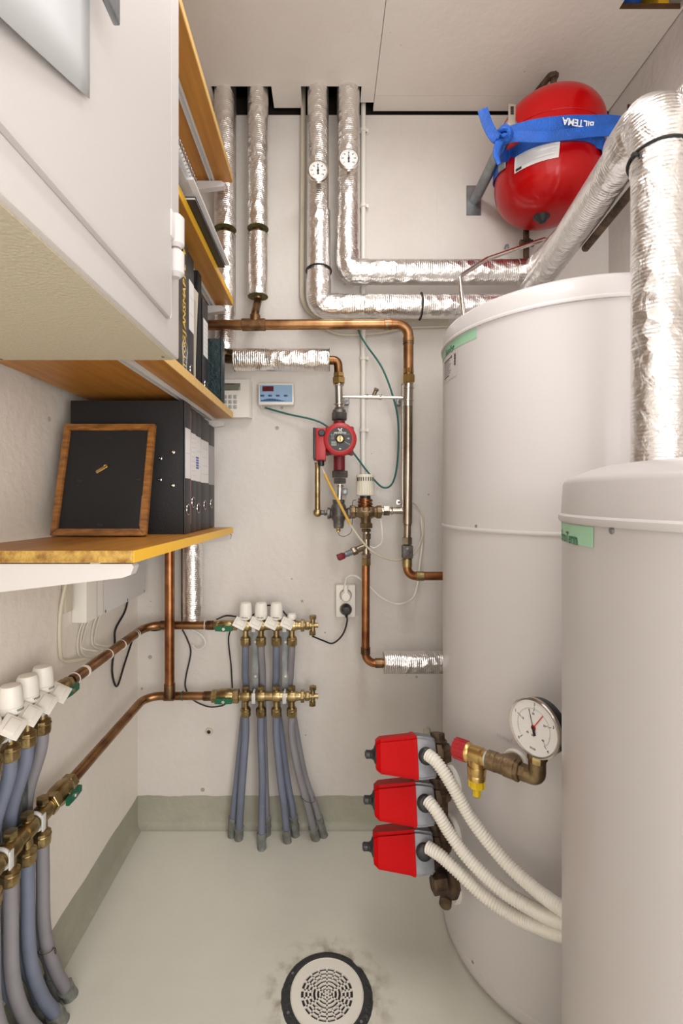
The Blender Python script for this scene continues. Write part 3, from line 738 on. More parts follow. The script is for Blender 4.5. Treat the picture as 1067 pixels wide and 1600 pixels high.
# thermometers on the wrapped pipes
def thermometer():
    t = thing('dial_thermometer', 'x', 'thermometer', (0, 0, 0), 0, 'dial thermometers on the foil pipes')
    MB().lathe([(0, 0), (.019, 0), (.0215, .004), (.0215, .011), (.0185, .0125), (.0182, .0105), (0, .0105)], (0, 0, 0), (0, -1, 0), 0, 40).build('case', 'chrome', t, local=True)
    b = MB(); b.lathe([(0, .0108), (.0183, .0108)], (0, 0, 0), (0, -1, 0), 0, 40)
    for k in range(25):
        a = math.radians(-220 + k * 260 / 24 + 180 + 0); a = math.radians(220 - k * 260 / 24)
        d = V((math.cos(a), 0, math.sin(a))); L = .0025 if k % 4 == 0 else .0013
        b.box(d * (.0165 - L / 2) + V((0, -.0112, 0)), (L, .0002, .0004), 1, Quaternion((0, -1, 0), a))
    for k, n_ in enumerate(('0', '20', '40', '60', '80', '100', '120')):
        a = math.radians(220 - k * 260 / 6); b.text(n_, .0036, lambda x, y, a=a: V((.0122 * math.cos(a) + x, -.0112, .0122 * math.sin(a) + y)), 1)
    b.text('°C', .004, lambda x, y: V((x, -.0112, .005 + y)), 1)
    b.build('dial', ['paper', 'ink'], t, local=True, fix=False)
    b = MB(); b.prism([(-.0012, -.0114, -.006), (.0012, -.0114, -.006), (.0003, -.0114, .013), (-.0003, -.0114, .013)], (0, -.0004, 0)); b.cyl((0, -.0112, 0), (0, -.0128, 0), .0022); b.cyl((0, -.0112, -.006), (0, -.0118, -.006), .002)
    b.build('needle', 'ink', t, local=True)
    b = MB(); b.cyl((0, .016, -.002), (0, 0, 0), .006, 0); b.build('stem', 'brass', t, local=True)
    return t
tm = thermometer(); tm.scale = (1.35, 1.35, 1.35); tm.location = P(497, 272, 1.338); tm['label'] = 'round dial thermometer on the left of the two foil pipes'
dup(tm, P(544.5, 253.5, 1.338), 'round dial thermometer on the right, slightly higher foil pipe')

# ------------------------------------------------------------------ copper pipework
def nut(b, c, axis, r, L, m=0): b.lathe([(0, -L / 2), (r * .93, -L / 2), (r, -L / 2 + .0012), (r, L / 2 - .0012), (r * .93, L / 2), (0, L / 2)], c, axis, m, 6)
def sock(b, a, c, r, m=0): b.cyl(a, c, r, m, 20, .001)
t = thing('copper_pipe', 'long horizontal copper pipe turning down at the right beside the pump', 'pipe', P(460, 507, ZC))
MB().sweep(fillet([P(300, 508, ZC), P(638, 506.5, ZC), P(638, 588, ZC)], .034, 9), .0142, 0, 20).build('tube', 'copper', t)
b = MB(); sock(b, P(378, 507.5, ZC), P(415, 507.3, ZC), .0172); sock(b, P(398.5, 507.5, ZC), P(398.5, 492, ZC), .015); b.build('tee', 'copperd', t)
for a_, c_ in ((P(600, 506.6, ZC), P(612, 506.6, ZC)), (P(638, 527, ZC), P(638, 535, ZC))):
    b = MB(); sock(b, a_, c_, .0158); b.build('solder_joint', 'copper', t)
MB().cyl(P(602, 506.6, ZC), P(605, 506.6, ZC), .0163).build('solder_ring', 'solder', t)
MB().cyl(P(638, 536, ZC), P(638, 538, ZC), .0155).build('solder_ring', 'solder', t)
# riser from brass nut to the tank
t = thing('chromed_pipe', 'chromed vertical pipe with a grey clamp, right of the circulation pump', 'pipe', P(636, 880, ZC))
b = MB(); nut(b, P(638, 592, ZC), (0, 0, 1), .0185, .022); nut(b, P(638, 580, ZC), (0, 0, 1), .016, .014); b.build('compression_nut', 'brassb', t)
b = MB(); b.cyl(P(638, 600, ZC), P(637, 635, ZC), .0145); b.ring(P(638, 607, ZC), (0, 0, 1), .0145, .002); b.ring(P(637.5, 626, ZC), (0, 0, 1), .0145, .002); b.build('press_fitting', 'chrome', t)
MB().cyl(P(637.5, 634, ZC), P(636.5, 818, ZC), .0132).build('tube', 'nickel', t)
MB().cyl(P(629, 600, ZC + .025), P(629, 800, ZC + .025), .0045).build('back_tube', 'chrome', t)
b = MB(); b.cyl(P(636.5, 818, ZC), P(636, 842, ZC), .0105); b.ring(P(636.5, 820, ZC), (0, 0, 1), .0105, .002); nut(b, P(636, 845, ZC), (0, 0, 1), .0145, .02); b.build('union', 'nickel', t)
b = MB(); b.box(P(636, 862, ZC), (.029, .03, .037), 0, None, .003); b.build('pipe_clamp', 'iron', t)
b = MB(); q = P(636, 857, ZC - .016); b.cyl(q, q + V((0, -.003, 0)), .004, 0, 12); b.build('clamp_screw', 'steel', t)
b = MB(); b.sweep(fillet([P(636, 872, ZC), P(636, 900, ZC), P(700, 900, ZC)], .03, 9), .0122, 0, 20); b.build('tank_pipe', 'copperb', t)
b = MB(); sock(b, P(636, 873, ZC), P(636, 886, ZC), .0138); sock(b, P(650, 900, ZC), P(662, 900, ZC), .0138); b.build('solder_joint', 'brass', t)
# pump branch, top to bottom
t = thing('pump_riser', 'brass and chrome press fittings linking the foil pipe down to the red pump', 'pipe fitting', P(529, 640, ZP))
b = MB(); nut(b, P(529, 595, ZP), (0, 0, 1), .0195, .017); nut(b, P(529, 586, ZP), (0, 0, 1), .0165, .012); b.build('compression_nut', 'brassb', t)
b = MB(); b.cyl(P(529, 600, ZP), P(530, 645, ZP), .0118); b.ring(P(529, 602, ZP), (0, 0, 1), .0125, .003); b.ring(P(529.5, 632, ZP), (0, 0, 1), .0125, .003); nut(b, P(530, 640, ZP), (0, 0, 1), .0155, .012); b.build('press_fitting', 'chrome', t)
b = MB(); nut(b, P(530, 651, ZP), (0, 0, 1), .0245, .020); b.lathe([(0, 0), (.02, 0), (.018, .01), (0, .01)], P(530, 646, ZP), (0, 0, 1), 0, 24); b.build('union_nut', 'iron', t)

ZQ = ZP
tp = thing('circulation_pump', 'red round circulation pump with a black face plate on the back wall', 'pump', P(530, 720, ZQ))
b = MB(); b.cyl(P(530, 658, ZQ), P(530, 735, ZQ), .0165, 0, 24)
b.lathe([(0, .0), (.030, 0), (.034, .006), (.034, .028), (.03, .034), (0, .034)], P(530, 690, ZQ + .016), (0, -1, 0), 0, 36)
b.build('volute', 'dkred', tp)
cF = P(530.5, 689, ZQ - .02)
b = MB(); b.box(cF + V((0, .008, 0)), (.078, .010, .078), 0, None, .008)
for dx, dz in ((-1, -1), (1, -1), (1, 1), (-1, 1)): b.cyl(cF + V((dx * .034, -.002, dz * .034)), cF + V((dx * .034, .014, dz * .034)), .007)
b.build('motor_flange', 'dkred', tp)
MB().cyl(cF + V((0, .004, 0)), cF + V((0, -.012, 0)), .0435, 0, 48).build('motor_ring', 'alu', tp)
MB().lathe([(0, 0), (.045, 0), (.046, .004), (.046, .026), (.044, .031), (.038, .0345), (.0328, .035), (.032, .033), (0, .033)], cF + V((0, -.012, 0)), (0, -1, 0), 0, 56).build('motor_housing', 'pumpred', tp)
fy = cF.y - .0465
b = MB(); b.cyl((cF.x, fy + .002, cF.z), (cF.x, fy, cF.z), .0322, 0, 48)
fn = lambda cx_, cz_: (lambda x, y: V((cF.x + cx_ + x, fy - .0004, cF.z + cz_ + y)))
b.text('GRUNDFOS', .0062, fn(0, .0165), 1)
for (dx, dz, a, L) in ((-.0028, .0262, -.7, .0075), (.0025, .0262, .75, .0085), (-.001, .0225, .8, .005), (.003, .0222, -.7, .005)):
    b.box((cF.x + dx, fy - .0004, cF.z + dz), (L, .0003, .0026), 1, Quaternion((0, -1, 0), a))
for k in range(4): b.text(('Type UPS', 'Nr. 59', 'V 230', 'Hz 50')[k], .0028, fn(-.0205, .012 - .004 * k), 2)
b.text('MAX 110 °C', .0028, fn(.018, .0125), 2); b.text('CE', .005, fn(.0225, .001), 1)
for k in range(5): b.box((cF.x - .017, fy - .0004, cF.z - .007 - k * .0026), (.014, .0003, .0012), 2)
for k in range(4): b.box((cF.x + .015 + k * .0035, fy - .0004, cF.z - .009 - k * .002), (.005, .0003, .0009), 2, Quaternion((0, -1, 0), -.6 + k * .5))
b.cyl((cF.x, fy, cF.z - .0268), (cF.x, fy - .0006, cF.z - .0268), .0022, 1, 14)
b.build('face_plate', ['black', 'paper', 'paperg'], tp, fix=False)
b = MB(); b.ring((cF.x, fy, cF.z), (0, 1, 0), .0112, .0016, 1); b.lathe([(0, 0), (.0098, 0), (.0096, .003), (.0084, .004), (0, .0042)], (cF.x, fy, cF.z), (0, -1, 0), 0, 28); b.box((cF.x, fy - .0044, cF.z), (.002, .001, .015), 1)
b.build('vent_screw', ['brass', 'black'], tp)
tb0 = P(493, 669, ZQ - .05); tb1 = P(507, 719, ZQ - .05)
b = MB(); b.bb((tb0.x, ZQ - .06, tb1.z), (tb1.x + .004, ZQ + .012, tb0.z), 0, .003); box_ = b.build('terminal_box', 'pumpred', tp)
b = MB(); b.bb((tb0.x - .007, ZQ - .058, tb1.z + .002), (tb0.x + .001, ZQ + .01, tb0.z + .001), 0, .002); b.build('box_cover', 'black', tp)
b = MB(); q = P(502.5, 676.5, ZQ - .06); b.cyl(q, q + V((0, -.008, 0)), .0095, 0, 24, .002); b.build('speed_knob', 'black', tp)
b = MB(); q = P(501.5, 717, ZQ - .03); b.cyl(q, q + V((0, 0, -.02)), .0095, 0, 16, .002); b.build('cable_gland', 'black', tp)

t = thing('union_fitting', 'dark grey hexagonal union and chrome stub under the red pump', 'pipe fitting', P(530, 785, ZQ))
b = MB(); nut(b, P(531, 741, ZQ), (0, 0, 1), .0255, .019); nut(b, P(531, 751.5, ZQ), (0, 0, 1), .0195, .015); b.build('union_nut', 'iron', t)
b = MB(); b.cyl(P(531, 757, ZQ), P(530, 786, ZQ), .0085); b.ring(P(531, 760, ZQ), (0, 0, 1), .009, .0028); b.ring(P(530, 783, ZQ), (0, 0, 1), .009, .0025); b.build('press_stub', 'chrome', t)
t = thing('check_valve', 'dull grey cross-shaped check valve left of the bronze mixing valve', 'valve', P(529, 824, ZQ))
b = MB(); q = P(529, 802, ZQ)
b.lathe([(0, -.05), (.013, -.05), (.015, -.045), (.016, -.03), (.0225, -.018), (.0235, 0), (.021, .014), (.016, .022), (.0175, .024), (.0175, .032), (0, .032)], q + V((0, 0, .007)), (0, 0, 1), 0, 28)
b.lathe([(0, -.032), (.0165, -.032), (.0165, -.026), (.013, -.022), (.018, -.01), (.018, .01), (.013, .022), (.0165, .026), (.0165, .034), (0, .034)], q, (1, 0, 0), 0, 28)
b.build('valve_body', 'iron', t)
b = MB(); nut(b, P(528.5, 822.5, ZQ), (0, 0, 1), .011, .008); b.cyl(P(528.5, 824, ZQ), P(528.5, 831, ZQ), .005); nut(b, P(528.5, 828, ZQ), (0, 0, 1), .0075, .004); b.build('drain_cap', 'brassb', t)
b = MB(); b.sweep(smooth([P(528.5, 830, ZQ), P(530, 836, ZQ), P(538, 838, ZQ), P(548, 832, ZQ), P(550, 818, ZQ), P(551, 800, ZQ + .028), P(551, 784, ZQ + .02), P(556, 781, ZQ)]), .0009, 0, 6); b.build('capillary_wire', 'blackc', t)
t = thing('brass_tube', 'slim vertical brass tube with a ball-shaped elbow, left of the check valve', 'pipe', P(496, 800, ZQ))
b = MB(); b.lathe([(0, 0), (.0078, 0), (.0078, .138), (.009, .139), (.009, .142), (0, .142)], P(496, 800, ZQ), (0, 0, 1), 0, 20); b.build('tube', 'brass', t)
b = MB(); b.lathe([(.013 * math.sin(a), -.013 * math.cos(a)) for a in [PI * k / 12 for k in range(13)]], P(496, 801, ZQ), (0, 0, 1), 0, 20); b.build('ball_elbow', 'brass', t)
b = MB(); b.cyl(P(498, 801, ZQ), P(513, 801, ZQ), .0065); nut(b, P(508, 801, ZQ), (1, 0, 0), .0095, .007); b.build('side_nipple', 'iron', t)

t = thing('mixing_valve', 'bronze three-way mixing valve with a ribbed cream thermostat head on top', 'valve', P(571, 830, ZQ))
q = P(571.5, 800, ZQ)
b = MB(); b.lathe([(0, -.046), (.018, -.046), (.019, -.044), (.019, -.032), (.0165, -.030), (.015, -.024), (.021, -.012), (.022, 0), (.021, .012), (.015, .024), (.0165, .030), (.019, .032), (.019, .044), (0, .046)], q, (1, 0, 0), 0, 8)
b.lathe([(0, -.034), (.014, -.034), (.015, -.02), (.021, -.008), (.0215, .006), (.017, .018), (.014, .020), (0, .020)], q, (0, 0, 1), 0, 24)
b.text('15', .012, lambda x, y: q + V((x, -.0225, y - .006)), 0); b.build('valve_body', 'bronze', t)
b = MB()
nut(b, P(551.5, 799, ZQ), (1, 0, 0), .0175, .01); b.cyl(P(545, 800, ZQ), P(553, 800, ZQ), .012); b.build('side_nut', 'bronze', t)
b = MB()
for k in range(5): b.ring(P(570.5, 780.5 + k * 2.6, ZQ), (.05 * (-1) ** k, .03, 1), .0185 + .001 * (k % 2), .0026, 0, 32, 8)
b.build('capillary_coil', 'copperb', t)
MB().cyl(P(570.5, 783, ZQ), P(570.5, 772, ZQ), .0155).build('head_collar', 'black', t)
hc = P(570.5, 774.5, ZQ)
b = MB(); n = 72; rg = []
for (r, z) in [(.0, 0), (.0235, .0), (.0262, .002), (.0262, .036), (.0255, .052), (.0262, .0525), (.0262, .057), (.024, .0605), (0, .061)]:
    rg.append([hc + V((math.cos(2 * PI * k / n), math.sin(2 * PI * k / n), 0)) * max(.0001, r - (.0013 if (k % 3 == 0 and .001 < z < .05) else 0)) + V((0, 0, z)) for k in range(n)])
b.rings(rg, 0, False)
b.build('thermostat_head', 'offwhite', t)
b = MB()
for k in range(-4, 5):
    a = -PI / 2 + k * .27; b.box(hc + V((math.cos(a) * .0255, math.sin(a) * .0255, .047)), (.0024, .002, .0105), 0, Quaternion((0, 0, 1), a + PI / 2))
b.build('head_slot', 'ink', t)
t = thing('side_connection', 'bright chrome stub joining the mixing valve to the vertical chromed pipe', 'pipe fitting', P(615, 800, ZQ))
b = MB(); nut(b, P(603.5, 798, ZQ), (1, 0, 0), .0155, .018); b.cyl(P(593, 798, ZQ), P(630, 798, ZQ), .0105); b.ring(P(612, 798, ZQ), (1, 0, 0), .0108, .0022); b.ring(P(630, 798, ZQ), (1, 0, 0), .0105, .0022); b.build('press_fitting', 'chrome', t)
b = MB(); nut(b, P(595, 799, ZQ), (1, 0, 0), .013, .007); b.build('collar', 'rust', t)
b = MB(); b.cyl(P(623, 786, ZQ - .012), P(623, 786, ZQ + .05), .004); b.box(P(623, 785, ZQ - .006), (.017, .008, .016), 0, None, .002); q = P(623, 785, ZQ - .01); b.cyl(q, q + V((0, -.004, 0)), .004, 1, 12); b.build('wall_bracket', ['chrome', 'iron'], t)
# below the mixing valve
t = thing('copper_pipe', 'copper pipe dropping from the mixing valve past the wall socket', 'pipe', P(571, 1030, ZQ))
b = MB(); nut(b, P(572, 821, ZQ), (0, 0, 1), .0195, .014); nut(b, P(572, 828.5, ZQ), (0, 0, 1), .015, .008); b.build('valve_union', 'bronze', t)
b = MB(); b.cyl(P(572, 830, ZQ), P(572, 872, ZQ), .0105); nut(b, P(573, 838, ZQ), (0, 0, 1), .0125, .016); b.ring(P(572, 866, ZQ), (0, 0, 1), .0115, .003); nut(b, P(572, 869, ZQ), (0, 0, 1), .014, .012); b.build('nickel_nipple', 'nickel', t)
b = MB(); nut(b, P(572, 878, ZQ), (0, 0, 1), .014, .02); b.build('brass_collar', 'brass', t)
b = MB(); b.sweep(fillet([P(571.5, 880, ZQ), P(571, 1036, ZQ), P(604, 1036, ZQ)], .028, 9), .0118, 0, 20); b.build('tube', 'copperb', t)
b = MB(); sock(b, P(571, 1011, ZQ), P(571, 1022, ZQ), .0138); sock(b, P(586, 1036, ZQ), P(598, 1036, ZQ), .0138); b.build('solder_joint', 'copperd', t)
dv0 = P(572, 853, ZQ); dv1 = P(527, 872, ZQ - .03); dd = dv1 - dv0
t2_ = thing('drain_valve', 'small slanting drain valve with a red square cap', 'valve', dv0)
b = MB(); b.cyl(dv0, dv0 + dd * .45, .0098); nut(b, dv0 + dd * .42, dd, .0125, .016); b.build('valve_body', 'nickel', t2_)
b = MB(); b.cyl(dv0 + dd * .5, dv0 + dd * .75, .0075); b.ring(dv0 + dd * .56, dd, .0075, .002); b.ring(dv0 + dd * .64, dd, .0075, .002); b.build('thread', 'alu', t2_)
u, w, d_ = basis(dd); R3 = Matrix((u, w, d_)).transposed()
b = MB(); b.box(dv0 + dd * .88, (.0165, .0165, .019), 0, R3, .0015); b.build('red_cap', 'dkred', t2_)
t = thing('insulated_pipe', 'short foil-wrapped pipe stub running into the big tank below the socket', 'pipe', P(650, 1036, ZQ))
b = MB(); b.cyl(P(601, 1035, ZQ), P(706, 1035, ZQ), .0315, 0, 28); b.build('foil_jacket', 'foilh', t)
b = MB(); b.cyl(P(599.8, 1035, ZQ), P(601, 1035, ZQ), .032, 0, 28); b.build('insulation_ring', 'cream', t)
# slim bypass between the risers
t = thing('bypass_valve', 'slim chrome bypass pipe with a small angled valve between the pump and the copper riser', 'valve', P(583, 620, ZQ))
MB().cyl(P(534, 620, ZQ), P(631, 621.5, ZC + .004), .0046).build('tube', 'chrome', t)
b = MB(); q = P(583, 619.5, ZQ - .003); b.cyl(P(569, 620, ZQ), P(597, 620.5, ZQ - .004), .0068); nut(b, P(573, 620, ZQ), (1, 0, 0), .009, .007); nut(b, P(594, 620.4, ZQ - .004), (1, 0, 0), .009, .007)
b.cyl(q, P(588.5, 607, ZQ - .012), .0055); nut(b, P(588, 608.5, ZQ - .011), V((.4, -.5, 1)), .0075, .007); b.build('valve_body', 'nickel', t)
for (px, py) in ((541, 627), (624, 628)):
    b = MB(); q = P(px, py, 1.44); b.bb(q + V((-.009, -.004, -.009)), V((q.x + .009, DW, q.z + .009)), 0, .002); b.cyl(q + V((0, -.004, 0)), q + V((0, -.008, 0)), .005, 1, 14)
    b.build('wall_bracket', ['steel', 'iron'], t)
tag(MB().bb(P(538, 768, 1.44) + V((-.009, 0, -.009)), V((P(538, 768, 1.44).x + .009, DW, P(538, 768, 1.44).z + .009)), 0, .002).build('wall_bracket', 'steel'), 'small square metal wall bracket behind the chrome stub under the pump', 'bracket')

# ------------------------------------------------------------------ pipe conduits and cables
def cable(label, pts, r, m, n=8, name='cable', cat='cable', seg=8, parent=None, group=None):
    b = MB(); b.sweep(smooth(pts, n), r, 0, seg); o = b.build(name, m, parent)
    if parent is None: tag(o, label, cat, group)
    return o
t = thing('cable_conduit', 'white plastic conduit running down the wall behind the thermostat head', 'conduit', P(567, 744, 1.452))
MB().cyl(at(567.5, 1.454, zf(752, 1.454)), at(567.5, 1.454, 2.25), .0075, 0, 16).build('tube', 'white', t)
for y in (204, 322, 560, 672):
    b = MB(); q = at(567.5, 1.454, zf(y, 1.454)); b.cyl(q - V((0, 0, .005)), q + V((0, 0, .005)), .0105, 0, 16); b.bb(q + V((.006, -.002, -.005)), (q.x + .016, DW, q.z + .005)); b.build('clip', 'white', t)
cable('thick cream cable running down left of the dialled foil pipe and under its bend', [P(474, 120, 1.447), P(473, 300, 1.447), P(472, 440, 1.45), P(474, 470, 1.45), P(486, 488, 1.45), P(512, 497, 1.45), P(600, 500, 1.45), P(668, 499, 1.45), P(700, 500, 1.45)], .0075, 'cream')
cable('second cream cable sagging behind the copper pipe', [P(486, 430, 1.455), P(487, 478, 1.455), P(496, 504, 1.455), P(530, 522, 1.455), P(585, 521, 1.455), P(640, 512, 1.458), P(700, 510, 1.458)], .0045, 'cream')
cable('teal sensor cable leaving the blue control panel and looping past the pump', [P(414, 637, 1.45), P(450, 647, 1.44), P(490, 656, 1.43), P(512, 667, 1.425), P(535, 690, 1.43), P(553, 709, 1.43), P(575, 738, 1.43), P(597, 761, 1.425), P(613, 755, 1.42), P(621, 720, 1.41), P(622, 660, 1.41), P(614, 620, 1.405), P(597, 575, 1.41), P(573, 540, 1.425), P(561, 519, 1.435), P(559, 500, 1.44)], .0028, 'teal')
# white pump cable with yellow sleeve
cable('white cable with a yellow sleeve running from the pump down to the tank side', [P(500, 725, ZQ - .028), P(504, 733, ZQ - .035), P(515, 757, ZQ - .037), P(532, 790, ZQ - .042), P(550, 824, ZQ - .04), P(572, 853, ZQ - .03), P(590, 867, ZQ - .02), P(612, 875, ZQ - .0), P(630, 874, ZQ + .02), P(648, 864, 1.42), P(660, 838, 1.43), P(660, 808, 1.435), P(648, 788, 1.43), P(635, 784, 1.41)], .0028, 'cream')
cable('', [P(507, 740, ZQ - .0362), P(515, 757, ZQ - .0372), P(532, 790, ZQ - .0422), P(547, 819, ZQ - .0412)], .0038, 'yel2', parent=None).name = 'cable_sleeve'
tag(bpy.data.objects['cable_sleeve'], 'yellowed sleeve slipped over the white pump cable', 'sleeve')
cable('white mains cable looping from the upper plug in the wall socket', [P(540, 928, 1.43), P(539, 914, 1.43), P(543, 902, 1.425), P(556, 900, 1.41), P(575, 915, 1.39), P(596, 934, 1.40), P(620, 944, 1.42), P(643, 936, 1.43), P(652, 915, 1.43), P(656, 880, 1.432), P(660, 840, 1.438), P(657, 805, 1.44), P(645, 788, 1.44)], .003, 'white')
cable('thin white cable hanging under the mixing valve', [P(594, 806, ZQ), P(597, 830, ZQ - .005), P(596, 848, ZQ), P(585, 856, ZQ + .01), P(577, 853, ZQ + .015)], .0022, 'white')
cable('black mains lead curving from the lower plug to the end of the manifold', [P(541, 958, 1.43), P(542, 972, 1.425), P(535, 992, 1.43), P(520, 1005, 1.44), P(505, 1001, 1.43), P(488, 994, 1.415)], .0026, 'blackc')

# wall socket
t = thing('wall_socket', 'white double wall socket below the mixing valve', 'socket', P(540, 964, 1.46))
a = P(524.5, 914, 1.44); c = P(555.5, 965, 1.44)
MB().bb((a.x, 1.44, c.z), (c.x, DW, a.z), 0, .004).build('face_box', 'white', t)
for y in (930, 952):
    q = P(540, y, 1.4395); b = MB(); b.ring(q, (0, 1, 0), .0175, .0012, 0, 36); b.cyl(q + V((0, .0004, 0)), q + V((0, -.0005, 0)), .0168, 0, 30); b.build('outlet', 'tankgap', t)
t = thing('power_plug', 'white plug in the upper outlet of the wall socket', 'plug', P(540, 930, 1.438))
q = P(540, 931, 1.4385); b = MB(); b.lathe([(0, 0), (.0165, 0), (.016, .008), (.012, .02), (0, .021)], q, (0, -1, 0), 0, 24); b.cyl(q + V((0, -.012, .002)), q + V((0, -.010, .034)), .009, 0, 16, .001, .0055); b.build('plug_body', 'white', t)
t = thing('power_plug', 'black plug in the lower outlet of the wall socket', 'plug', P(540, 952, 1.438))
q = P(541, 952, 1.4385); b = MB(); b.lathe([(0, 0), (.017, 0), (.0165, .008), (.010, .018), (0, .019)], q, (0, -1, 0), 0, 24); b.cyl(q + V((0, -.012, 0)), q + V((0, -.010, -.022)), .006, 0, 16, .001, .004); b.box(q + V((0, -.012, .004)), (.03, .008, .008), 0, None, .002); b.build('plug_body', 'black', t)

# keypad panel and control panel
t = thing('alarm_keypad', 'off-white keypad panel with a small grey display on the wall beside the shelf end', 'keypad', P(362, 653, 1.45))
a = P(330, 593, 1.435); c = P(388, 652, 1.435); e = P(393, 655, DW)
MB().prism([(a.x, 1.435, c.z), (c.x, 1.435, c.z), (c.x + .007, 1.445, c.z), (c.x + .007, DW - .001, c.z), (a.x, DW - .001, c.z)], (0, 0, a.z - c.z)).build('housing', 'white', t)
q0 = P(345, 599, 1.4345); q1 = P(375.5, 610, 1.4345); MB().bb((q0.x, 1.4335, q1.z), (q1.x, 1.436, q0.z), 0, .0005).build('bezel', 'iron', t)
q0 = P(347, 601, 1.433); q1 = P(373, 609, 1.433); b = MB(); b.bb((q0.x, 1.4325, q1.z), (q1.x, 1.434, q0.z)); b.build('display', 'lcd', t)
for j in range(3):
    for i in range(4):
        q = P(344 + i * 7.8, 620 + j * 7.8, 1.434)
        MB().box(q, (.0105, .005, .0105), 0, None, .002).build('button', 'btn', t)
t = thing('control_panel', 'white controller with a light blue face and dark red display on the back wall', 'controller', P(432, 634, 1.45))
a = P(403.5, 598.5, 1.435); c = P(459, 632.5, 1.435)
MB().bb((a.x, 1.435, c.z), (c.x, DW - .001, a.z), 0, .0035).build('housing', 'white', t)
a = P(406, 601.5, 1.4345); c = P(456.5, 628, 1.4345)
b = MB(); b.bb((a.x, 1.434, c.z), (c.x, 1.4355, a.z), 0)
for k in range(12):
    x0 = a.x + .004 + k * .0075; b.bb((x0, 1.4336, c.z + .002), (x0 + .0072, 1.4342, c.z + .006 + .004 * math.sin(k * .45)), 1)
b.text('8 8 8', .004, lambda x, y: V((c.x - .004, 1.4336, (a.z + c.z) / 2 + y)), 2)
b.text('STYRENHET', .0035, lambda x, y: V((a.x + .02 + x, 1.4334, c.z + .004 + y)), 2) if False else None
b.build('face', ['bluep', 'blued', 'ink'], t, fix=False)
q0 = P(410, 603.5, 1.434); q1 = P(427.5, 611.5, 1.434); MB().bb((q0.x, 1.4325, q1.z), (q1.x, 1.435, q0.z)).build('display', 'dkdisp', t)
for px in (410, 422, 434, 446.5):
    q = P(px, 618.3, 1.4335); MB().box(q, (.0115, .0016, .0052), 0, None, .001).build('button', 'blued', t)
MB().sweep(smooth([P(407, 632, 1.455), P(410, 639, 1.455), P(414, 637, 1.452)]), .002, 0, 6).build('wire_tail', 'cream', t)

# ------------------------------------------------------------------ heating manifolds
SP = .0452
def lever(b, c, sy, m=0):   # green butterfly handle seen from the front
    c = V(c); f = -sy
    b.lathe([(0, 0), (.009, 0), (.009, .006), (.0072, .008), (0, .008)], c, (0, f, 0), m, 20)
    for s_ in (-1, 1):
        b.prism([c + V((s_ * .004, f * .001, -.0075)), c + V((s_ * .004, f * .001, .0075)), c + V((s_ * .021, f * .001, .0085)), c + V((s_ * .025, f * .001, .005)), c + V((s_ * .0245, f * .001, -.006))], (0, f * .0065, 0), m)
def ball_valve(t, x, z, sy, L=.075, r=.0165):
    b = MB(); o = V((x, 0, z)); X_ = (1, 0, 0)
    nut(b, o + V((-L / 2 + .01, 0, 0)), X_, r * .95, .018); nut(b, o + V((L / 2 - .010, 0, 0)), X_, r * 1.05, .018)
    b.lathe([(0, -L * .32), (r * .8, -L * .32), (r * 1.08, -L * .15), (r * 1.08, L * .15), (r * .85, L * .32), (0, L * .32)], o, X_, 0, 24)
    b.cyl(o, o + V((0, -sy * (r + .005), 0)), .006)
    v = b.build('ball_valve', 'brass', t, local=True)
    b = MB(); lever(b, o + V((0, -sy * (r + .004), -.004)), sy); h = b.build('green_handle', 'green', v, local=True)
    b = MB(); c = o + V((0, -sy * (r + .012), -.004)); nut(b, c, (0, 1, 0), .005, .004); b.build('handle_screw', 'chrome', v, local=True)
def manifold_bar(t, z, sy, x0=.045, n=4):
    L = n * SP
    b = MB(); o = V((x0, 0, z))
    b.lathe([(0, 0), (.0125, 0), (.0125, .008), (.0135, .01), (.0135, L - .01), (.0125, L - .008), (.0125, L), (0, L)], o, (1, 0, 0), 0, 20)
    for k in range(n):
        c = o + V((.018 + k * SP, 0, 0)); b.lathe([(0, -.012), (.0155, -.012), (.0168, -.008), (.0168, .008), (.0155, .012), (0, .012)], c, (1, 0, 0), 0, 12)
        b.cyl(c, c + V((0, 0, -.034)), .0085, 0, 16)
    b.build('manifold_bar', 'brass', t, local=True)
    for k in range(n):
        c = o + V((.018 + k * SP, 0, -.031)); b = MB()
        b.lathe([(0, 0), (.0095, 0), (.0145, -.004), (.0150, -.009), (.0150, -.025), (.0135, -.028), (0, -.028)], c, (0, 0, 1), 0, 8)
        b.ring(c + V((0, 0, -.010)), (0, 0, 1), .0142, .0014, 0, 20, 6); b.build('coupling_nut', 'brass', t, local=True)
    # end piece with air vent and drain
    e = x0 + L
    b = MB(); nut(b, (e + .004, 0, z), (1, 0, 0), .0185, .010); b.cyl((e, 0, z), (e + .03, 0, z), .010); nut(b, (e + .018, 0, z), (1, 0, 0), .0135, .014)
    b.cyl((e + .034, 0, z - .022), (e + .034, 0, z + .026), .0068); b.cyl((e + .026, 0, z), (e + .05, 0, z), .007)
    nut(b, (e + .034, 0, z + .024), (0, 0, 1), .0115, .010); nut(b, (e + .033, 0, z - .022), (0, 0, 1), .0105, .012)
    b.build('end_fitting', 'brass', t, local=True)
    return [x0 + .018 + k * SP for k in range(n)]
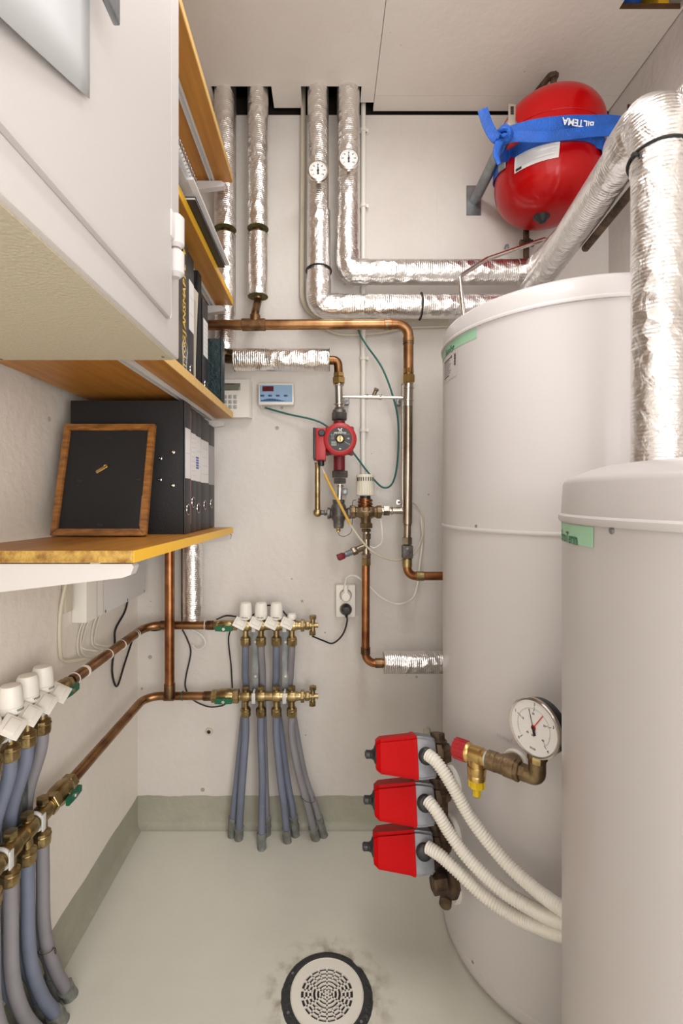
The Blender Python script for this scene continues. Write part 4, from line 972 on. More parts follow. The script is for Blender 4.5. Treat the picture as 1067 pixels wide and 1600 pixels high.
def actuator_head(t, x, z, sy):
    b = MB(); b.lathe([(0, 0), (.0165, 0), (.0188, .003), (.0188, .012), (.0178, .0125), (.0188, .0135), (.0182, .030), (.0168, .042), (.0145, .047), (.008, .0485), (0, .0485)], (x, 0, z), (0, 0, 1), 0, 36)
    h = b.build('thermostat_head', 'white', t, local=True)
    b = MB(); b.text('Wirsbo', .0062, lambda u_, v_: V((x + .0192 * math.sin(u_ / .0192) * (1 if sy > 0 else -1), -sy * .0192 * math.cos(u_ / .0192), z + .0075 + v_)), 0); b.build('lettering', 'ink', h, local=True, fix=False)
    MB().cyl((x, 0, z), (x, 0, z - .005), .0135, 0, 20).build('head_base', 'brass', t, local=True)
def tag_plate(t, x, z, sy, roll):
    b = MB(); R = Matrix.Rotation(roll, 3, 'Y') @ Matrix.Rotation(sy * .62, 3, 'X')
    c = V((x, -sy * .024, z)); b.box(c, (.036, .036, .0022), 0, R, .001); b.box(c + R @ V((.0, 0, .003)), (.024, .018, .003), 0, R, .001)
    b.build('tag_plate', 'white', t, local=True)
def make_manifold(name, label, loc, rotz, sy, zu, zl):
    t = thing('heating_manifold', label, 'manifold', loc, rotz)
    ball_valve(t, .004, zu, sy, .07, .0145); ball_valve(t, .004, zl, sy, .082, .0195)
    xs_ = manifold_bar(t, zu, sy); manifold_bar(t, zl, sy)
    for i, x in enumerate(xs_):
        if i < 3: actuator_head(t, x, zu + .019, sy)
        else:
            MB().lathe([(0, 0), (.012, 0), (.0135, .003), (.0135, .010), (.011, .016), (0, .017)], (x, 0, zu + .018), (0, 0, 1), 0, 16).build('white_cap', 'white', t, local=True)
        tag_plate(t, x - .012, zu + .012, sy, .45)
        b = MB(); b.cyl((x, 0, zl + .01), (x, 0, zl + .026), .0085); nut(b, (x, 0, zl + .024), (0, 0, 1), .0115, .010); b.build('regulating_stub', 'brass', t, local=True)
    for x in ((xs_[0] + xs_[1]) / 2 + .003, (xs_[2] + xs_[3]) / 2 + .002):
        b = MB(); b.box((x, sy * .024, (zu + zl) / 2 - .005), (.017, .003, zu - zl + .03)); b.box((x - .0085, sy * .021, (zu + zl) / 2), (.0015, .008, zu - zl)); b.box((x + .0085, sy * .021, (zu + zl) / 2), (.0015, .008, zu - zl))
        for zz in (zu, zl): b.box((x, sy * .045, zz - .035 if zz == zu else zz + .04), (.012, .04, .012))
        b.build('mounting_strip', 'steel', t, local=True)
        for zz in (zu, zl):
            b = MB(); b.ring((x, 0, zz), (1, 0, 0), .0165, .0032, 0, 28, 8); b.box((x, -sy * .0175, zz), (.011, .003, .03), 0, None, .001); b.build('clip', 'tape', t, local=True)
        for zz in (zu - .055, zl + .05):
            MB().cyl((x, sy * .0225, zz), (x, sy * .0195, zz), .0035, 0, 10).build('screw', 'chrome', t, local=True)
    return t
ZM = 1.395
zu = zf(977, ZM); zl = zf(1087.5, ZM)
ox = (350 - VX) * ZM / F
make_manifold('m', 'brass heating manifold with three white heads on the back wall', (ox, ZM, 0), 0, 1, zu, zl)
YMl = .955; XM = -.531
make_manifold('m', 'brass heating manifold with three white heads on the left wall at the picture edge', (XM, YMl, 0), -PI / 2, -1, .633, .425)

# copper runs feeding the manifolds round the corner
cl = XL + .05
def run(label, pts, fr, r, mats, joints):
    t = thing('copper_pipe', label, 'pipe', pts[0])
    MB().sweep(fillet(pts, fr, 9), r, 0, 20).build('tube', mats, t)
    for a_, c_ in joints:
        b = MB(); sock(b, a_, c_, r + .0018); b.build('solder_joint', 'copperd', t)
    return t
yu = .633
t = run('upper copper pipe bending round the corner between the two manifolds', [V((XM, YMl + .036, yu)), V((XM, ZM - .02, yu + .002)), V((XM + .03, ZM, zu)), V((ox - .03, ZM, zu))], .045, .0118, 'copper', [(V((XM + .045, ZM, zu)), V((XM + .085, ZM, zu))), (V((ox - .05, ZM, zu)), V((ox - .03, ZM, zu)))])
for y in (1.005, 1.045, 1.05, 1.16, 1.235, 1.32, 1.33):
    MB().ring((XM, y, yu), (0, 1, .1), .0126, .0012, 0, 24, 6).build('white_tie', 'white', t)
MB().ring((ox - .055, ZM, zu), (1, 0, 0), .0138, .0012, 0, 24, 6).build('white_tie', 'white', t)
t = run('lower copper pipe bending round the corner between the two manifolds', [V((XM, YMl + .04, .425)), V((XM, ZM - .02, .43)), V((XM + .03, ZM, zl)), V((ox - .035, ZM, zl))], .06, .0118, 'copper', [(V((-.475, ZM, zl)), V((-.445, ZM, zl))), (V((ox - .06, ZM, zl)), V((ox - .035, ZM, zl)))])
MB().ring(P(285, 1087, ZM), (1, 0, 0), .0125, .0015, 0, 24, 6).build('green_wire_tie', 'green', t)
ZV = ZM - .0
t = thing('copper_pipe', 'vertical copper pipe dropping from behind the shelf to the lower copper pipe', 'pipe', P(265, 1075, ZM))
vx = P(265, 1000, 1.372).x
MB().cyl((vx, 1.372, zl + .012), (vx, 1.372, 1.25), .0138, 0, 20).build('tube', 'copperb', t)
b = MB(); b.cyl((vx, 1.372, zl + .004), (vx, 1.372, zl + .045), .0155, 0, 20); b.cyl((vx, 1.372, zl + .014), (vx, ZM, zl), .012); b.build('tee', 'copperd', t)

# hoses dropping to the floor
def fl(px, py): return P(px, py, F * CZ / (py - VY))
def hose(label, pts, m, group, r=.0105):
    t = thing('heating_hose', label, 'hose', pts[-1], 0, group)
    path = smooth(pts, 10); L = len(path); k = max(4, int(L * .14))
    MB().sweep(path, r, 0, 14).build('hose', m, t)
    b = MB(); b.sweep(path[-k:], lambda i, n: r + .0012 + .0016 * abs(math.sin(i * 1.9 + len(label))) + .0015 * (i == 0), 0, 14)
    for v in b.bm.verts: v.co += V((random.uniform(-.0012, .0012), random.uniform(-.0012, .0012), random.uniform(-.003, .003) if v.co.z > .012 else 0))
    b.build('torn_sleeve', 'sleeve', t)
    return t
gb = 'hoses from the back wall manifold into the floor'
xo = [ox + .045 + .018 + k * SP for k in range(4)]
lo_end = [(373, 1311), (409, 1326), (449, 1315), (494, 1311)]
up_end = [(362, 1306), (417, 1303), (462, 1305), (506, 1306)]
lo_mid = [(379, 1215), (410, 1215), (438, 1215), (466, 1205)]
up_mid = [(371, 1215), (414, 1215), (448, 1215), (474, 1205)]
DX = [-.006, 0, -.004, -.007]
names = ['first', 'second', 'third', 'fourth']
for k in range(4):
    e = fl(*lo_end[k]); mcol = 'hose' if k < 3 else 'hosegr'
    hose('blue-grey hose under the lower bar of the back manifold, %s from its green valve' % names[k] if k < 3 else 'greyer hose under the lower bar of the back manifold, farthest from its green valve',
         [V((xo[k], ZM, zl - .056)), V((xo[k], ZM, zl - .12)), P(lo_mid[k][0], lo_mid[k][1], ZM - .005), P(lo_mid[k][0] * .45 + lo_end[k][0] * .55, 1262, ZM), e + V((0, 0, -.004))], mcol, gb)
    e = fl(*up_end[k]); mcol = ('hose', 'hosegr', 'hose', 'hosegr')[k]
    hose('upper-bar hose of the back manifold running behind the lower bar, %s from the valves' % names[k],
         [V((xo[k], ZM, zu - .056)), V((xo[k] + DX[k] * .2, ZM + .004, zu - .085)), V((xo[k] + DX[k], ZM + .030, zl + .05)), V((xo[k] + DX[k], ZM + .034, zl - .02)), P(up_mid[k][0], up_mid[k][1], ZM + .03), P(up_mid[k][0] * .4 + up_end[k][0] * .6, 1262, ZM + .022), e + V((0, 0, -.004))], mcol, gb)
gl = 'hoses from the left wall manifold into the floor'
yo = [YMl - .045 - .018 - k * SP for k in range(4)]
le = [(.972, -.520), (.925, -.512), (.885, -.505), (.845, -.497)]
for k in range(4):
    y = yo[k]; ye, xe = le[k]
    hose('hose under the lower bar of the left wall manifold, %s from its green valve' % names[k],
         [V((XM, y, .425 - .056)), V((XM, y + .001, .32)), V((XM, y + .006, .2)), V((XM + .002, (y * .5 + ye * .5), .09)), V((xe, ye, -.004))], ('hosegr', 'hose', 'hosegr', 'hosegr')[k], gl, .0115)
    hose('upper-bar hose of the left wall manifold running behind the lower bar, %s from the valves' % names[k],
         [V((XM, y, .633 - .056)), V((XM - .004, y, .54)), V((XM - .028, y + .001, .46)), V((XM - .031, y + .001, .39)), V((XM - .028, y + .008, .22)), V((XM - .022, (y * .4 + ye * .6) + .010, .09)), V((xe - .028, ye + .004 - .012, -.004))], ('hosegr', 'hose', 'hose', 'hosegr')[k], gl, .0112)
b = MB(); q = V((XM + .0005, yo[0] + .009, .16)); b.ring(q, (0, .2, 1), .0128, .0008, 0, 20, 5); b.ring(q + V((.018, 0, -.002)), (1, 1, 0), .005, .0007, 0, 14, 5)
tag(b.build('tie_wire', 'rust'), 'rusty twisted wire tied around the nearest hoses at the left wall', 'wire')
b = MB(); q = P(481, 1246, ZM + .003); b.ring(q, (.35, 0, 1), .022, .0008, 0, 24, 5)
tag(b.build('tie_wire', 'rust'), 'rusty wire tied around the rightmost pair of hoses at the back wall', 'wire')

# junction box with paper notice on the left wall
t = thing('junction_box', 'white junction box with a paper sheet on the left wall under the lowest shelf', 'box', (XL + .02, 1.26, .728))
MB().bb((XL + .0005, 1.085, .728), (XL + .035, 1.435, .90), 0, .003).build('housing', 'white', t)
b = MB(); b.grid(lambda i, j: (XL + .0365 + .002 * math.sin(i * 3), 1.165 + .262 * i, .7300 + .168 * j), 8, 3, 0); b.text('Wirsbo', .02, lambda x, y: V((XL + .0395, 1.27 + x, .842 + y)), 1)
for k in range(3): b.bb((XL + .0388, 1.29 + k * .035, .855), (XL + .0392, 1.315 + k * .035, .858), 1)
for k, y in enumerate((1.17, 1.30, 1.42)): b.bb((XL + .0385, y, .732), (XL + .0392, y + .003, .738), 1)
o = b.build('paper_sheet', ['paper', 'ink'], t, fix=False)
b = MB(); b.bb((XL + .0345, 1.1335, .730), (XL + .0357, 1.1345, .9), 0); b.build('cover_joint', 'tankgap', t)
t = thing('wall_strip', 'narrow cream vertical strip on the wall left of the junction box', 'strip', (XL + .006, 1.055, .76))
MB().bb((XL + .0005, 1.045, .76), (XL + .010, 1.075, .90), 0, .002).build('strip_body', 'cream', t)
wg = 'thin cables hanging from the junction box'
def lw(y, z, x=.006): return V((XL + x, y, z))
cable('thick cream cable curving down the left wall beside the junction box strip', [lw(1.065, .86, .014), lw(1.04, .83, .014), lw(1.03, .76), lw(1.03, .68), lw(1.05, .655), lw(1.09, .645, .03)], .0042, 'cream', group=wg)
for k, (y0_, y1_, z1_) in enumerate([(1.12, 1.105, .645), (1.135, 1.12, .645), (1.152, 1.118, .66), (1.19, 1.17, .648), (1.212, 1.18, .652)]):
    cable('thin grey cable below the junction box, %s from its left end' % ('first', 'second', 'third', 'fourth', 'fifth')[k], [lw(y0_, .729, .012), lw(y0_ - .012, .70, .006), lw((y0_ + y1_) / 2 - .012, .67, .006), lw(y1_, z1_, .012), lw(y1_ + .02, z1_ - .012, .034)], .0017, 'offwhite', group=wg)
cable('black cable hanging in a long loop from the junction box behind the upper copper pipe', [lw(1.37, .729, .012), lw(1.355, .69, .008), lw(1.30, .655, .006), lw(1.295, .615, .006), lw(1.275, .55, .008), lw(1.30, .50, .01), lw(1.35, .545, .01), lw(1.41, .60, .01), lw(1.44, .618, .014), P(240, 985, 1.455), P(262, 981, 1.455)], .0028, 'blackc')
cable('black cable looping below the copper pipes to the green valve', [P(285, 984, 1.45), P(293, 1000, 1.455), P(298, 1020, 1.458), P(291, 1055, 1.458), P(290, 1075, 1.458), P(301, 1093, 1.455), P(325, 1104, 1.45), P(345, 1103, 1.44), P(354, 1099, 1.43)], .0022, 'blackc')
cable('black cable hanging between the two bars left of the back manifold', [P(361, 981, 1.44), P(357, 1000, 1.45), P(361, 1040, 1.455), P(363, 1075, 1.455)], .0022, 'blackc')
cable('loose white cable end hanging under the upper copper pipe', [P(300, 984, 1.44), P(314, 992, 1.44), P(321, 1004, 1.44), P(316, 1012, 1.44), P(307, 1014, 1.445), P(301, 1008, 1.45)], .0022, 'white')
cable('black cable draped behind the white manifold heads', [P(338, 968, 1.43), P(355, 962, 1.44), P(385, 965, 1.435), P(404, 955, 1.435), P(418, 946, 1.435), P(436, 950, 1.435), P(450, 964, 1.43)], .0026, 'blackc')

# wall plug hole, small wall marks
b = MB(); q = P(326.5, 1143, 1.466); b.lathe([(.012, 0), (.010, .003), (.006, .0035)], q, (0, -1, 0), 1, 20); b.cyl(q + V((0, .0, 0)), q + V((0, -.002, 0)), .0062, 0, 20)
tag(b.build('wall_plug', ['ink', 'cream']), 'small round black plugged hole low on the back wall', 'plug hole')
b = MB(); q = P(666.5, 1142, 1.466); b.lathe([(0, 0), (.012, 0), (.010, .004), (.004, .005), (0, .005)], q, (0, -1, 0), 0, 20)
tag(b.build('wall_plug', ['cream']), 'small beige plug on the back wall above the uppermost red actuator', 'plug')

# ------------------------------------------------------------------ expansion vessel
vr = .136; vc = V((.606, 1.308, 0))
lean = V((.075, -.02, 1)).normalized()
vb = V((vc.x - .010, vc.y, 1.782)); H2 = .305
t = thing('expansion_vessel', 'red expansion vessel strapped high on the wall near the ceiling', 'vessel', vb)
pr = [(0, 0)]
for k in range(1, 15):
    a = k / 14 * PI / 2; pr.append((vr * math.sin(a) ** .62, .095 * (1 - math.cos(a))))
for k in range(0, 15):
    a = k / 14 * PI / 2; pr.append((vr * math.cos(a) ** .62 if k < 14 else 0, H2 - .095 + .095 * math.sin(a)))
b = MB(); b.lathe(pr, vb, lean, 0, 80); b.build('shell', 'red', t, angle=60)
seam = vb + lean * .19
MB().ring(seam, lean, vr + .0002, .0012, 0, 72, 6).build('seam', 'red', t)
q = P(856, 336, 1.235)
MB().lathe([(.0, -.012), (.024, -.010), (.0235, .0), (.016, .008), (.008, .018), (0, .020)], vb + V((-.006, -.004, .002)), V((.05, -.05, -1)), 0, 24).build('black_cap', 'black', t)
def vs(a, h, off=.0012):
    r = vr
    for (r0, h0), (r1, h1) in zip(pr, pr[1:]):
        if h0 <= h <= h1 + 1e-9 and h1 > h0: r = r0 + (r1 - r0) * (h - h0) / (h1 - h0); break
    d = V((math.cos(a), math.sin(a), 0)); return vb + lean * h + d * (r + off)
def va(px, py):                       # angle and height on the shell under a sight line
    cx_, cy_ = vb.x + .010, vb.y - .002
    p, n_ = surf((cx_, cy_), vr, px, py); return ang((cx_, cy_), p), p.z - vb.z
b = MB(); (a0, ht), (a1, _), (_, hb) = va(806, 246), va(876, 220), va(806, 271)
h1 = ht; h0 = hb
b.grid(lambda i, j: vs(a0 + (a1 - a0) * i, h0 + (h1 - h0) * j), 18, 6, 0)
for k in range(9):
    zz = h1 - .004 - k * (h1 - h0) / 12; i1 = (.95, .9, .97, .6, .93, .85, .95, .5, .9)[k]
    b.grid(lambda i, j: vs(a0 + (a1 - a0) * (.05 + (i1 - .05) * i), zz - .0009 * j, .0017), 12, 1, 1)
b.grid(lambda i, j: vs(a0 + (a1 - a0) * (.04 + .15 * i), h0 + .002 + .006 * j, .0018), 4, 1, 2)
b.build('rating_label', ['paper', 'paperg', 'ink'], t, fix=False)
t_ = thing('brown_pipe', 'brown iron pipe elbow on top of the red vessel', 'pipe', vb + lean * H2)
e0 = vb + lean * (H2 - .004); e1 = V((e0.x + .002, e0.y, 2.178))
MB().sweep(fillet([e0, e1, V((e1.x - .045, 1.46, 2.172))], .018, 7), .0085, 0, 14).build('tube', 'rust', t_)
b = MB(); nut(b, e0 + (e1 - e0) * .4, e1 - e0, .015, .014); b.build('nut', 'rust', t_)
b = MB(); nut(b, e0 + (e1 - e0) * .85, (0, 0, 1), .013, .012); b.build('nut', 'rust', t_)
t_ = thing('brown_pipe', 'brown vertical pipe with a small stopcock below the red vessel', 'pipe', P(822, 400, 1.44))
MB().cyl(P(822, 343, 1.435), P(822, 412, 1.435), .0085).build('tube', 'rust', t_)
b = MB(); q = P(822, 379, 1.435); b.cyl(q - V((.018, 0, 0)), q + V((.018, 0, 0)), .008); nut(b, q, (0, 0, 1), .013, .018); b.build('stopcock', 'rust', t_)
MB().box(P(831, 383, 1.42), (.012, .008, .008), 0, None, .002).build('blue_tap', 'blued', t_)
def arm(label, X, z, y1):
    t = thing('bracket_arm', label, 'bracket', (X, DW, z), 0, 'bracket arms holding the red vessel')
    MB().cyl((X, DW - .004, z), (X, y1, z + .005), .0155, 0, 24).build('bar', 'steel', t)
    b = MB(); b.bb((X - .026, DW - .004, z - .045), (X + .018, DW, z + .045)); b.build('wall_plate', 'steel', t)
    b = MB(); b.bb((X - .009, y1 - .004, z - .01), (X + .009, y1 - .001, z + .055), 0, .001); b.bb((X - .004, y1 - .0045, z + .028), (X + .004, y1 - .0038, z + .048), 1); b.build('slotted_tab', ['chrome', 'void'], t)
    return t
arm('galvanised bracket arm on the left of the red vessel', .456, 1.927, 1.175)
arm('galvanised bracket arm on the right of the red vessel behind the foil pipe', .742, 1.918, 1.165)
t = thing('blue_strap', 'blue tie-down strap knotted around the red vessel and its bracket arms', 'strap', (.45, 1.17, 1.9))
def ribbon(pts, w, m, name, tw=None, th=.0022):
    path = smooth(pts, 8); n = len(path); b = MB(); rg = []
    for i, p in enumerate(path):
        d = (path[min(i + 1, n - 1)] - path[max(i - 1, 0)]).normalized()
        upv = V(tw(i / (n - 1))) if tw else V((0, -.25, 1))
        u_ = (upv - d * upv.dot(d)).normalized(); nn = d.cross(u_).normalized()
        if nn.y > 0: nn = -nn
        ww = w(i / (n - 1)) if callable(w) else w
        rg.append([p + u_ * ww / 2 + nn * th / 2, p + nn * (th / 2 + .0025), p - u_ * ww / 2 + nn * th / 2, p - u_ * ww / 2 - nn * th / 2, p - nn * (th / 2), p + u_ * ww / 2 - nn * th / 2])
    b.rings(rg, 0); return b.build(name, m, t, angle=50)
ZS = 1.155
ribbon([P(790, 206, 1.168), P(810, 201, 1.162), P(843, 195, ZS), P(887, 191, ZS - .004), P(920, 190, ZS), P(950, 188, ZS), P(984, 190, 1.158)], lambda i: .018 + .011 * math.sin(PI * i), 'blue', 'strap_band')
ribbon([P(790, 216, 1.166), P(812, 213, 1.160), P(843, 214, ZS - .008), P(887, 210, ZS - .013), P(920, 206, ZS - .010), P(950, 204, ZS - .006), P(984, 206, 1.152)], .0235, 'blue', 'strap_band')
def vp(px, py, off=.004):
    a_, h_ = va(px, py); return vs(a_, h_, off)
ribbon([P(787, 222, 1.172), P(781, 240, 1.20), vp(796, 244), vp(812, 234), vp(832, 224), vp(858, 216), vp(890, 212), vp(918, 214), vp(932, 222), vp(941, 236), vs(math.radians(10), vp(941, 236).z - vb.z - .01, .004), vs(math.radians(40), vp(941, 236).z - vb.z - .01, .004)], .027, 'blue', 'strap_band')
ribbon([vp(783, 250), vs(math.radians(190), va(783, 262)[1], .005), vs(math.radians(165), va(783, 262)[1] + .01, .005), vs(math.radians(140), va(783, 262)[1] + .02, .005)], .025, 'blue', 'strap_band')
kn = P(789, 206, 1.155)
ribbon([P(788, 210, 1.145), P(776, 216, 1.14), P(767, 205, 1.138), P(760, 190, 1.136), P(754, 171, 1.134)], .0235, 'blue', 'loose_end', lambda i: (1, -.2, .3))
ribbon([P(784, 212, 1.145), P(778, 226, 1.142), P(775, 242, 1.14), P(780, 257, 1.14)], lambda i: .021 - .011 * i, 'blue', 'loose_end', lambda i: (1, .1, .2))
b = MB()
for a_ in ((.1, -.9, .3), (1, .3, .4), (.3, .2, 1)): b.ring(kn + V((0, .004, -.004)), a_, .0155, .0062, 0, 24, 8)
b.build('knot', 'blue', t)
b = MB(); g0 = P(903, 195, ZS - .0105); g1 = P(924, 198, ZS - .0085); tx = (g1 - g0).normalized()
b.text('BILTEMA', .0205, lambda x, y: g0 - tx * x - V((0, -.25, 1)).normalized() * (y - .004) + V((0, -.0005, 0)), 0); b.build('lettering', 'paper', t, fix=False)
b = MB(); q = vp(788, 258, .006); b.box(q, (.024, .004, .030), 0, Quaternion((0, 0, 1), -1.0), .002); b.build('buckle', 'steel', t)

# bent steel tube rising from the big tank
t = thing('bent_steel_tube', 'thin bent stainless tube rising from the top of the tall tank', 'tube', P(724, 482, 1.22))
MB().sweep(fillet([V((.33, 1.14, 1.424)), P(718, 432, 1.16), P(760, 405, 1.22), P(850, 374, 1.30), P(862, 378, 1.33), P(868, 395, 1.36)], .022, 8), .0055, 0, 12).build('tube', 'chrome', t)
# brown pipe behind the diagonal foil pipe
tag(MB().cyl(V((.554, 1.02, 1.548)), V((.516, .79, 1.535)), .008, 0, 12).build('brown_pipe', 'rust'), 'thin brown pipe running along the underside of the lower diagonal foil pipe', 'pipe')
# small wall hook by the pipe
tag(MB().sweep(smooth([P(789, 388, 1.46), P(790, 384, 1.44), P(793, 383, 1.435), P(794, 388, 1.435)]), .003, 0, 8).build('wall_hook', 'steel'), 'small metal hook on the back wall left of the brown stopcock', 'hook')

# ------------------------------------------------------------------ red actuators on the big tank
def make_act():
    t = thing('valve_actuator', 'x', 'actuator', (0, 0, 0), 0, 'red motor actuators on the side of the tall tank')
    h = .0400; dp = .036
    # red cover: tapering box along -X
    b = MB()
    def sec(x, hh, dd, cz=0): return [V((x, -dd, cz - hh)), V((x, dd, cz - hh)), V((x, dd, cz + hh)), V((x, -dd, cz + hh))]
    b.rings([sec(-.082, h * .66, dp * .62), sec(-.074, h * .80, dp * .8), sec(-.008, h * .98, dp), sec(-.004, h * 1.03, dp * 1.04), sec(.0015, h * 1.03, dp * 1.04)], 0)
    bmesh.ops.bevel(b.bm, geom=[e for e in b.bm.edges if abs(e.verts[0].co.x - e.verts[1].co.x) > .002], offset=.006, segments=4, affect='EDGES')
    b.build('red_cover', 'redp', t, local=True, angle=30)
    b = MB(); b.rings([sec(.002, h * 1.0, dp), sec(.010, h * 1.0, dp), sec(.036, h * .92, dp * .95), sec(.039, h * .84, dp * .9)], 0)
    bmesh.ops.bevel(b.bm, geom=[e for e in b.bm.edges if abs(e.verts[0].co.x - e.verts[1].co.x) > .002], offset=.005, segments=3, affect='EDGES')
    b.build('metal_base', 'alu', t, local=True, angle=30)
    b = MB(); b.lathe([(0, 0), (.019, 0), (.018, .003), (.011, .006), (.0085, .010), (.0085, .022), (0, .022)], (-.081, 0, 0), (-1, 0, 0), 0, 24); b.box((-.099, 0, 0), (.012, .022, .010), 0, None, .002)
    b.build('knob', 'black', t, local=True)
    b = MB(); b.lathe([(0, 0), (.0165, 0), (.0165, .004), (.013, .008), (.0105, .009), (0, .009)], (.019, -dp + .001, .004), (0, -1, 0), 0, 28); b.build('cable_gland', 'black', t, local=True)
    b = MB(); b.cyl((.039, 0, 0), (.058, 0, 0), .017); nut(b, (.050, 0, 0), (1, 0, 0), .026, .012); nut(b, (.05, 0, .034), (0, 0, 1), .016, .02)
    b.build('valve_body', 'rust', t, local=True)
    return t
zs = [.4715, .3755, .2765]; xA = .186; yA = 1.005
act = make_act(); act.location = (xA, yA, zs[0]); act.rotation_euler = (math.radians(-20), 0, math.radians(-2))
act['label'] = 'uppermost of the three red actuators stacked beside the tall tank'
dup(act, (xA - .003, yA, zs[1]), 'middle one of the three red actuators stacked beside the tall tank')
dup(act, (xA - .005, yA, zs[2]), 'lowest of the three red actuators stacked beside the tall tank')
# boss flanges between actuators and tank
for k, (py_, lab) in enumerate([(1222, 'upper'), (1298, 'middle'), (1382, 'lowest')]):
    c, nrm = surf(c1, R1, 709, py_); z = c.z
    t = thing('tank_flange', lab + ' round white-collared flange on the tall tank behind the red actuators', 'flange', c, 0, 'round flanges on the tall tank')
    MB().cyl(c - nrm * .004, c + nrm * .009, .034, 0, 36, .002).build('white_collar', 'white', t)
    b = MB(); b.cyl(c + nrm * .009, c + nrm * .015, .026, 0, 30, .002); b.cyl(c + nrm * .014, V((.252, 1.012, z)), .013); b.build('iron_flange', 'rust', t)
t = thing('valve_manifold', 'rusty vertical valve pipe joining the three red actuators', 'pipe', (.245, 1.0, .21))
b = MB(); b.cyl((.247, 1.012, .215), (.247, 1.03, .49), .013)
for z in (.235, .31, .405, .47): nut(b, (.247, 1.018, z), (0, 0, 1), .02, .03)
b.lathe([(0, 0), (.034, 0), (.036, .004), (.036, .012), (.028, .016), (0, .016)], (.262, .995, .222), (-1, -.3, 0), 0, 8)
b.build('pipe', 'rust', t)
b = MB(); nut(b, (.230, .975, .225), (1, .2, 0), .019, .028); b.cyl((.230, .98, .225), (.25, 1.01, .225), .014); b.build('plug', 'rust', t)

# corrugated conduits
def corr(label, pts, r=.0128):
    path0 = smooth(pts, 30); L = sum((a_ - c_).length for a_, c_ in zip(path0, path0[1:])); n = int(L / .0013)
    path = []; acc = [0]
    for a_, c_ in zip(path0, path0[1:]): acc.append(acc[-1] + (c_ - a_).length)
    j = 0
    for i in range(n + 1):
        s_ = L * i / n
        while j < len(acc) - 2 and acc[j + 1] < s_: j += 1
        path.append(path0[j].lerp(path0[j + 1], min(1, (s_ - acc[j]) / max(1e-9, acc[j + 1] - acc[j]))))
    b = MB(); b.sweep(path, lambda i, n_: r - (.0024 if i % 4 == 0 else (.0008 if i % 2 else 0)) , 0, 14)
    tag(b.build('corrugated_hose', 'pearl', angle=80), label, 'hose', 'white corrugated hoses from the red actuators')
sx0 = P(668, 1178, .958)
corr('highest white corrugated hose, leaving the uppermost red actuator', [P(667, 1178, .965), P(683, 1192, .945), P(706, 1227, .925), P(740, 1285, .90), P(790, 1347, .865), P(840, 1392, .82), P(878, 1420, .775), P(905, 1438, .75)])
corr('middle white corrugated hose, leaving the middle red actuator', [P(667, 1249, .965), P(682, 1268, .945), P(704, 1304, .93), P(735, 1345, .905), P(785, 1391, .87), P(838, 1423, .825), P(878, 1441, .775), P(905, 1450, .75)])
corr('lowest white corrugated hose, leaving the lowest red actuator', [P(667, 1323, .965), P(687, 1336, .945), P(715, 1361, .92), P(755, 1398, .895), P(800, 1429, .865), P(845, 1449, .82), P(880, 1460, .775), P(905, 1465, .75)])

# safety valve assembly
A = P(712, 1168, .92); B_ = P(835, 1213, .815)
ax = (B_ - A); Ln = ax.length; ax.normalize()
def ap(t_): return A + ax * t_ * Ln
pb, nb = surf(c1, R1, 806, 1190)
t = thing('safety_valve', 'brass safety valve with a red cap and yellow outlet on the tall tank', 'valve', ap(.25))
b = MB(); b.lathe([(0, 0), (.016, 0), (.0185, .002), (.0185, .026), (0, .027)], ap(-.01), ax, 0, 28)
for k in range(14):
    u_, w_, _ = basis(ax); a_ = 2 * PI * k / 14; b.box(ap(-.01) + ax * .013 + (u_ * math.cos(a_) + w_ * math.sin(a_)) * .0185, (.0018, .0018, .024), 0, Matrix((u_, w_, ax)).transposed())
b.build('red_cap', 'pumpred', t)
b = MB(); b.lathe([(0, 0), (.0175, 0), (.018, .004), (.018, .008), (.0155, .012), (.0165, .022), (.0165, .034), (.014, .037), (.014, .042), (0, .042)], ap(.13), ax, 0, 28)
dn = V((0, 0, -1)); q = ap(.13) + ax * .024
b.lathe([(0, 0), (.0155, 0), (.0155, .018), (.0172, .020), (.0172, .031), (.0155, .034), (.0165, .036), (.0165, .043), (0, .043)], q, dn, 0, 28); b.build('valve_body', 'brassb', t)
b = MB(); b.lathe([(0, .043), (.0140, .043), (.0140, .058), (.0105, .060), (.0075, .064), (.0075, .075), (0, .075)], q, dn, 0, 16)
for k in range(10):
    a_ = 2 * PI * k / 10; b.box(q + V((math.cos(a_) * .014, math.sin(a_) * .014, -.051)), (.0024, .0024, .014))
b.build('yellow_outlet', 'yellowp', t)
MB().cyl(q + dn * .075, q + dn * .0762, .0066).build('outlet_end', 'ink', t)
b = MB(); b.cyl(ap(.40), ap(.455), .0135); b.build('thread_seal', 'paperg', t)
b = MB(); b.cyl(ap(.44), ap(.56), .0172, 0, 24, .001); b.cyl(ap(.55), ap(.66), .0165); b.cyl(ap(.65), ap(.79), .0178, 0, 24, .001)
b.cyl(ap(.61), pb + nb * .002, .0165); b.build('threaded_tee', 'bronze', t)
b = MB(); b.cyl(pb - nb * .003, pb + nb * .007, .024, 0, 32, .002); b.build('white_collar', 'white', t)
b = MB(); nut(b, ap(.81), ax, .0185, .009); nut(b, ap(.87), ax, .0145, .012); b.cyl(ap(.79), ap(.96), .0115); b.build('hex_nipple', 'bronze', t)
gz = P(836, 1180, .815)
b = MB(); b.sweep(fillet([ap(.90), ap(1.03), ap(1.03) + V((0, 0, .04))], .014, 7), .0142, 0, 22); e = ap(1.03) + V((0, 0, .032)); b.cyl(e, e + V((0, 0, .01)), .0165); b.build('elbow', 'bronze', t)
